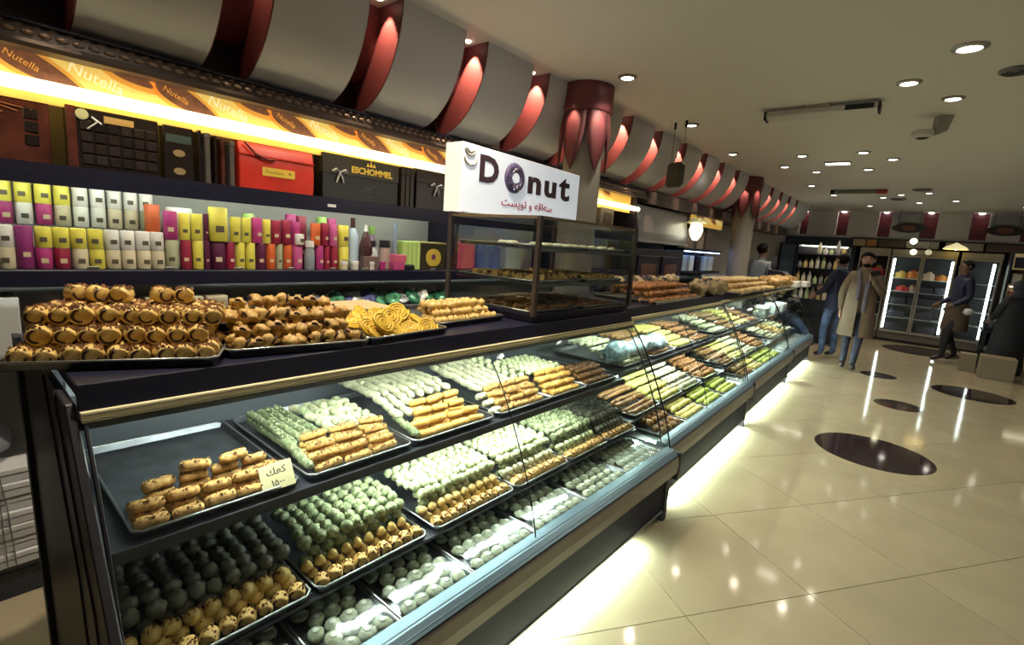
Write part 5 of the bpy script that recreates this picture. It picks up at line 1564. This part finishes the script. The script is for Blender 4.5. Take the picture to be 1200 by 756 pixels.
# right: goods shelf and dark table with bags, cartons on the floor
ws2 = root('goods_shelf', 'pale wooden shelf of goods at the right edge beyond the fridges', 'shelving', (1.25, 13.0, 0))
part('side', MB().box(-.27, -.23, -.18, .25, 0, 2.0), BLACK, ws2)
for z in (.75, 1.08, 1.40, 1.70):
    part('shelf', MB().box(-.23, .9, -.18, .25, z, z + .03), mat('pale_wood', (.55, .45, .25), .5), ws2)
part('back', MB().box(-.23, .9, .22, .25, 0, 2.0), mat('pale_wood', (.55, .45, .25), .5), ws2)
part('strip_light', MB().box(-.2, .85, -.10, -.08, 1.38, 1.395), mat('shelf_strip', (1, .95, .75), .5, emit=7), ws2)
for k in range(10):
    r = k // 4
    thing('goods_pack', MB().cbox((1.12 + (k % 4) * .17, 12.98, [1.11, 1.43, 1.73][r] + .10), (.13, .14, .20)), [mat('pack_pink', (.55, .20, .20), .5), PK[3], BLACK, PK[0]][(k + r) % 4], 'pack on the pale wooden shelf at the right edge, %s row, %s' % (['lower', 'middle', 'upper'][r], ['first', 'second', 'third', 'fourth'][k % 4]), 'pack', bev=.006)
tb_ = root('display_table', 'low dark table loaded with bags beyond the cartons at the right', 'table', (1.15, 11.75, 0))
part('top', MB().box(-.42, .6, -.35, .35, .62, .66), BLACK, tb_)
for x, y in ((-.4, -.33), (-.4, .29), (.54, -.33), (.54, .29)):
    part('leg', MB().box(x, x + .04, y, y + .04, 0, .62), BLACKM, tb_)
part('lower_board', MB().box(-.42, .6, -.33, .33, .28, .31), BLACKM, tb_)
random.seed(9)
for k in range(9):
    c = [(.05, .05, .07), (.12, .09, .10), (.45, .42, .33), (.06, .07, .12), (.16, .15, .16)][k % 5]
    thing('goods_bag', MB().ell((0, 0, 0), (.10, .10, .09), 10, 7, .5, k + 120), mat('goods_bag_%d' % (k % 5), c, .35, var=.4, scale=14), 'dark or pale bag on the low dark table, number %s' % ['one', 'two', 'three', 'four', 'five', 'six', 'seven', 'eight', 'nine'][k] + (' in front' if k < 5 else ' behind'), 'bag', smooth=True,
          loc=(.84 + (k % 5) * .19, 11.55 + (k // 5) * .25, .74), rot=(0, 0, k), group='bags on the low dark table')
CARD = mat('cardboard', (.20, .15, .095), .7)
for k, (x0, x1, y0, y1, h_, lab) in enumerate([(.72, 1.12, 10.38, 10.75, .33, 'brown cardboard box standing on the floor at the right'), (.50, .70, 10.78, 11.02, .28, 'small cardboard box left of the big one on the floor'), (1.22, 1.55, 10.25, 10.6, .38, 'cardboard box on the floor cut by the right edge')]):
    o = root('cardboard_box', lab, 'box', ((x0 + x1) / 2, (y0 + y1) / 2, 0))
    a, b_ = (x1 - x0) / 2, (y1 - y0) / 2
    part('body', MB().box(-a, a, -b_, b_, 0.001, h_), CARD, o, bev=.004)
    for s_ in (-1, 1):
        part('flap', MB().box(-a, a, s_ * b_ * .5 - b_ * .49, s_ * b_ * .5 + b_ * .49, h_, h_ + .006), mat('cardboard_lid', (.27, .21, .13), .7), o)
    part('tape', MB().box(-a - .001, a + .001, -.02, .02, h_ + .005, h_ + .008), mat('tape', (.35, .28, .16), .4), o)

# ------------------------------------------------------------------ people
SKIN = mat('skin', (.34, .19, .125), .5)
HAIR = mat('black_hair', (.008, .007, .008), .8, spec=.15)
NAVY = mat('navy_jacket', (.012, .016, .050), .7, var=.3, scale=14)
DENIM = mat('blue_denim', (.075, .125, .26), .75, var=.45, scale=9)
DENIMD = mat('dark_denim', (.022, .030, .060), .75, var=.3, scale=9)
SHOE = mat('dark_shoe', (.018, .015, .016), .4)
BEIGE = mat('beige_coat', (.155, .115, .078), .75, var=.12, scale=8)
SCARF = mat('grey_scarf', (.10, .09, .12), .8)
BLACKC = mat('black_clothes', (.010, .010, .016), .75)
BROWNC = mat('brown_skirt_coat', (.085, .055, .038), .8)
SHIRT = mat('grey_blue_shirt', (.24, .29, .36), .7)

STAND = dict(pelvis=(0, 0, .95, .135), waist=(0, 0, 1.08, .125), chest=(0, 0, 1.28, .150), collar=(0, .01, 1.43, .085), neck=(0, 0, 1.50, .052), jaw=(0, -.022, 1.575, .066), head=(0, -.004, 1.645, .088), crown=(0, .004, 1.695, .066),
             shL=(.155, .01, 1.405, .070), elL=(.215, .03, 1.13, .050), wrL=(.215, -.06, .90, .034), shR=(-.155, .01, 1.405, .070), elR=(-.215, .03, 1.13, .050), wrR=(-.215, -.06, .90, .034),
             hipL=(.088, 0, .88, .092), knL=(.098, -.015, .50, .062), anL=(.10, .02, .10, .044), toL=(.11, -.13, .045, .036), hipR=(-.088, 0, .88, .092), knR=(-.098, -.015, .50, .062), anR=(-.10, .02, .10, .044), toR=(-.11, -.13, .045, .036))
EDGES = [('pelvis', 'waist', 0), ('waist', 'chest', 0), ('chest', 'collar', 0), ('collar', 'neck', 2), ('neck', 'jaw', 2), ('jaw', 'head', 2), ('head', 'crown', 2),
         ('chest', 'shL', 0), ('shL', 'elL', 0), ('elL', 'wrL', 0), ('chest', 'shR', 0), ('shR', 'elR', 0), ('elR', 'wrR', 0),
         ('pelvis', 'hipL', 1), ('hipL', 'knL', 1), ('knL', 'anL', 1), ('anL', 'toL', 3), ('pelvis', 'hipR', 1), ('hipR', 'knR', 1), ('knR', 'anR', 1), ('anR', 'toR', 3)]


def person(label, loc, rz, mats, pose=None, scale=1.0, hair='short', curl=.6, grip=None):
    J = dict(STAND)
    if pose:
        J.update(pose)
    o = root('person', label, 'person', loc, rz)
    o.scale = (scale,) * 3
    names = list(J)
    me = bpy.data.meshes.new('body')
    me.from_pydata([J[n][:3] for n in names], [(names.index(a), names.index(b)) for a, b, m in EDGES], [])
    t = bpy.data.objects.new('body', me)
    COL.objects.link(t)
    t.modifiers.new('skin', 'SKIN').use_smooth_shade = True
    if not me.skin_vertices:
        bm = bmesh.new(); bm.from_mesh(me); bm.verts.layers.skin.verify(); bm.to_mesh(me); bm.free()
    for i, n in enumerate(names):
        r = J[n][3]
        sv = me.skin_vertices[0].data[i]
        sv.radius = (r, r)
        sv.use_root = (n == 'pelvis')
        if n in ('pelvis', 'waist', 'chest'):
            sv.radius = (r, r * .80) if True else (r, r)
    ss = t.modifiers.new('sub', 'SUBSURF')
    ss.levels = 2
    ss.render_levels = 2
    bpy.context.view_layer.update()
    em = bpy.data.meshes.new_from_object(t.evaluated_get(bpy.context.evaluated_depsgraph_get()))
    bpy.data.objects.remove(t)
    em.materials.clear()
    for m in mats:
        em.materials.append(m)
    segs = [(Vector(J[a][:3]), Vector(J[b][:3]), m, (J[a][3] + J[b][3]) / 2) for a, b, m in EDGES]
    for p in em.polygons:
        c = p.center
        best, bi = 9, 0
        for a, b, m, r in segs:
            d = b - a
            u = max(0, min(1, (c - a).dot(d) / d.length_squared))
            q = (c - (a + d * u)).length / r
            if q < best:
                best, bi = q, m
        p.material_index = bi
        p.use_smooth = True
    link('body', em, o)
    H = Vector(J['head'][:3])
    # hair
    b = MB()
    if hair == 'scarf':
        b.ell((H.x, H.y + .012, H.z + .012), (.098, .112, .118), 14, 9)
        b.lathe([(.11, -.20), (.085, -.10), (.075, -.03)], (H.x, H.y + .02, H.z), 14)
        part('headscarf', b, mats[4], o, smooth=True)
    else:
        b.ell((H.x, H.y + .024, H.z + .018), (.092, .082, .088), 14, 9, .12, 4)
        part('hair', b, HAIR, o, smooth=True)
    f = MB()
    f.prism([(H.y - .083, H.z + .005), (H.y - .108, H.z - .030), (H.y - .080, H.z - .036)], H.x - .010, H.x + .010, 'x')
    part('nose', f, mats[2], o, smooth=60)
    for s_ in (-1, 1):
        part('eye', MB().ell((H.x + s_ * .032, H.y - .079, H.z + .006), (.012, .008, .006), 8, 5), BLACKM, o, smooth=True)
        part('eyebrow', MB().tube([(H.x + s_ * .016, H.y - .086, H.z + .024), (H.x + s_ * .046, H.y - .074, H.z + .026)], .004, 5), HAIR, o)
        part('ear', MB().ell((H.x + s_ * .089, H.y + .006, H.z - .008), (.010, .018, .028), 8, 6), mats[2], o, smooth=True)
    part('mouth', MB().ell((H.x, H.y - .083, H.z - .058), (.022, .007, .005), 8, 5), mat('lips', (.25, .09, .075), .5), o, smooth=True)
    # hands
    for sd in 'LR':
        w, e = Vector(J['wr' + sd][:3]), Vector(J['el' + sd][:3])
        d = (w - e).normalized()
        sx = 1 if sd == 'L' else -1
        side = d.cross(Vector((sx, 0, 0)))
        if side.length < .2:
            side = d.cross(Vector((0, 0, 1)))
        side.normalize()
        nrm = d.cross(side).normalized()
        b = MB()
        b.tube([w - d * .02, w + d * .02, w + d * .055, w + d * .09], [.028, .032, .036, .030], 8)
        b.v = [tuple(w + d * (Vector(v) - w).dot(d) + side * (Vector(v) - w).dot(side) * 1.15 + nrm * (Vector(v) - w).dot(nrm) * .55) for v in b.v]
        for k in range(4):
            L = [.066, .075, .070, .056][k]
            p0 = w + d * .085 + side * (.027 - .018 * k)
            p1 = p0 + d * L * .45 - nrm * sx * .010 * curl
            p2 = p1 + d * L * .33 - nrm * sx * .022 * curl
            p3 = p2 + d * L * .18 - nrm * sx * .028 * curl
            b.tube([p0 - d * .012, p0, p1, p2, p3], [.0085, .009, .0085, .0078, .005], 6)
        p0 = w + d * .03 + side * .030
        b.tube([p0, p0 + side * .022 + d * .022, p0 + side * .028 + d * .05, p0 + side * .024 + d * .068], [.011, .010, .009, .006], 6)
        part('hand', b, mats[2], o, smooth=50)
    return o, J


# man in the navy jacket at the far counter, seen from behind and the side
p, J = person('man in navy jacket and blue jeans leaning at the far counter, back turned', (-1.20, 9.72, 0), R(-125), [NAVY, DENIM, SKIN, SHOE, NAVY],
              dict(elR=(-.20, -.10, 1.17, .052), wrR=(-.12, -.32, 1.16, .036), elL=(.21, -.05, 1.15, .052), wrL=(.16, -.26, 1.05, .036), toL=(.14, -.12, .045, .036), knL=(.13, -.02, .5, .062), anL=(.15, .02, .10, .044)), 1.0)
part('jacket_hem', MB().lathe([(.165, .82), (.175, .86), (.165, 1.0), (.155, 1.08)], (0, .0, 0), 18, 'z', (1, .82)), NAVY, p, smooth=40)
part('collar_band', MB().lathe([(.075, 1.46), (.085, 1.49), (.075, 1.53)], (0, .012, 0), 14), mat('steel_blue_collar', (.09, .13, .20), .7), p, smooth=True)

# man in the beige coat walking towards the viewer, holding a phone
p, J = person('bearded man in long beige coat walking towards the viewer, phone in hand', (-.80, 8.95, 0), R(8), [BEIGE, DENIMD, SKIN, SHOE, SCARF],
              dict(elR=(-.235, .05, 1.13, .055), wrR=(-.22, .0, .87, .036), elL=(.25, -.03, 1.15, .056), wrL=(.10, -.21, 1.34, .036), hipL=(.085, 0, .88, .09), knL=(.06, -.06, .50, .060), anL=(.04, .00, .10, .044), toL=(.05, -.15, .045, .036),
                   knR=(-.085, .02, .50, .060), anR=(-.08, .08, .11, .044), toR=(-.085, -.06, .045, .036)), 1.02)
ct = MB()
n = 22
ring = [(.170, .150, 1.30), (.185, .160, 1.10), (.195, .170, .92), (.215, .185, .70), (.225, .190, .52)]
vs, fs = [], []
for a_, b_, z_ in ring:
    for i in range(n + 1):
        t = -math.pi / 2 + .16 + (2 * math.pi - .32) * i / n
        for q in (1, .955):
            vs.append((a_ * q * math.cos(t), b_ * q * math.sin(t), z_))
st = 2 * (n + 1)
for r in range(len(ring) - 1):
    for i in range(n):
        for q in (0, 1):
            fs.append((r * st + i * 2 + q, r * st + i * 2 + 2 + q, (r + 1) * st + i * 2 + 2 + q, (r + 1) * st + i * 2 + q))
    for e in (0, 2 * n):
        fs.append((r * st + e, r * st + e + 1, (r + 1) * st + e + 1, (r + 1) * st + e))
for i in range(n):
    for r in (0, len(ring) - 1):
        fs.append((r * st + i * 2, r * st + i * 2 + 1, r * st + i * 2 + 3, r * st + i * 2 + 2))
part('coat_skirt', ct.add(vs, fs), BEIGE, p, smooth=60)
part('scarf', MB().tube([(.05, -.145, .88), (.045, -.165, 1.1), (.05, -.165, 1.30), (.075, -.09, 1.44), (.05, .06, 1.50), (-.05, .06, 1.50), (-.075, -.09, 1.44), (-.05, -.165, 1.28), (-.05, -.165, 1.05)], .030, 8), SCARF, p, smooth=True)
part('beard', MB().ell((0, -.050, 1.556), (.050, .042, .032), 12, 8, .1, 2), HAIR, p, smooth=True, label='short dark beard')
thing('phone', MB().box(-.035, .035, -.005, .005, -.07, .07), BLACKM, 'dark phone held up by the man in the beige coat', 'phone', bev=.004, loc=(-.655, 8.66, 1.485), rot=(R(-25), R(75), R(15)))

# figure in dark clothes walking in profile before the right fridge
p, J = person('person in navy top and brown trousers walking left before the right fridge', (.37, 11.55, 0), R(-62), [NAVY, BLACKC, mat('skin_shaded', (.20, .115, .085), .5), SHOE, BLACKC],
              dict(elL=(.20, .02, 1.13, .055), wrL=(.17, -.18, .98, .036), elR=(-.20, .03, 1.13, .055), wrR=(-.18, -.18, .98, .036), knL=(.10, -.13, .52, .064), anL=(.10, -.16, .10, .044), toL=(.10, -.31, .045, .036), anR=(-.10, .16, .12, .044), toR=(-.10, .02, .045, .036)), 1.03)
part('long_top', MB().lathe([(.20, .55), (.205, .60), (.185, .85), (.165, 1.02)], (0, 0, 0), 18, 'z', (1, .85)), BROWNC, p, smooth=40, label='brown knee length skirt of the coat')
thing('handbag', MB().ell((.50, 11.30, .93), (.07, .05, .06), 12, 8, .2, 3), mat('pale_handbag', (.5, .5, .52), .4), 'small pale bag at the hand of the person in navy top', 'bag', smooth=True)
# woman in black by the cartons
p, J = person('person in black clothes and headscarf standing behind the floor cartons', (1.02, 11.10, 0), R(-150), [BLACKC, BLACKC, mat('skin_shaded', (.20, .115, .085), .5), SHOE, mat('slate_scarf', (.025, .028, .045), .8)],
              dict(elL=(.24, -.02, 1.13, .075), wrL=(.16, -.25, 1.0, .036), elR=(-.24, -.02, 1.13, .075), wrR=(-.16, -.25, 1.0, .036)), .86, hair='scarf')
part('robe', MB().lathe([(.30, .03), (.31, .1), (.26, .6), (.23, .95), (.20, 1.25), (.12, 1.42)], (0, 0, 0), 20, 'z', (1, .8)), BLACKC, p, smooth=40)
# shop worker behind the counter
p, J = person('shop worker with black hair in grey blue shirt behind the counter, back turned', (-2.44, 9.75, 0), R(165), [SHIRT, DENIMD, SKIN, SHOE, SHIRT], None, 1.06)
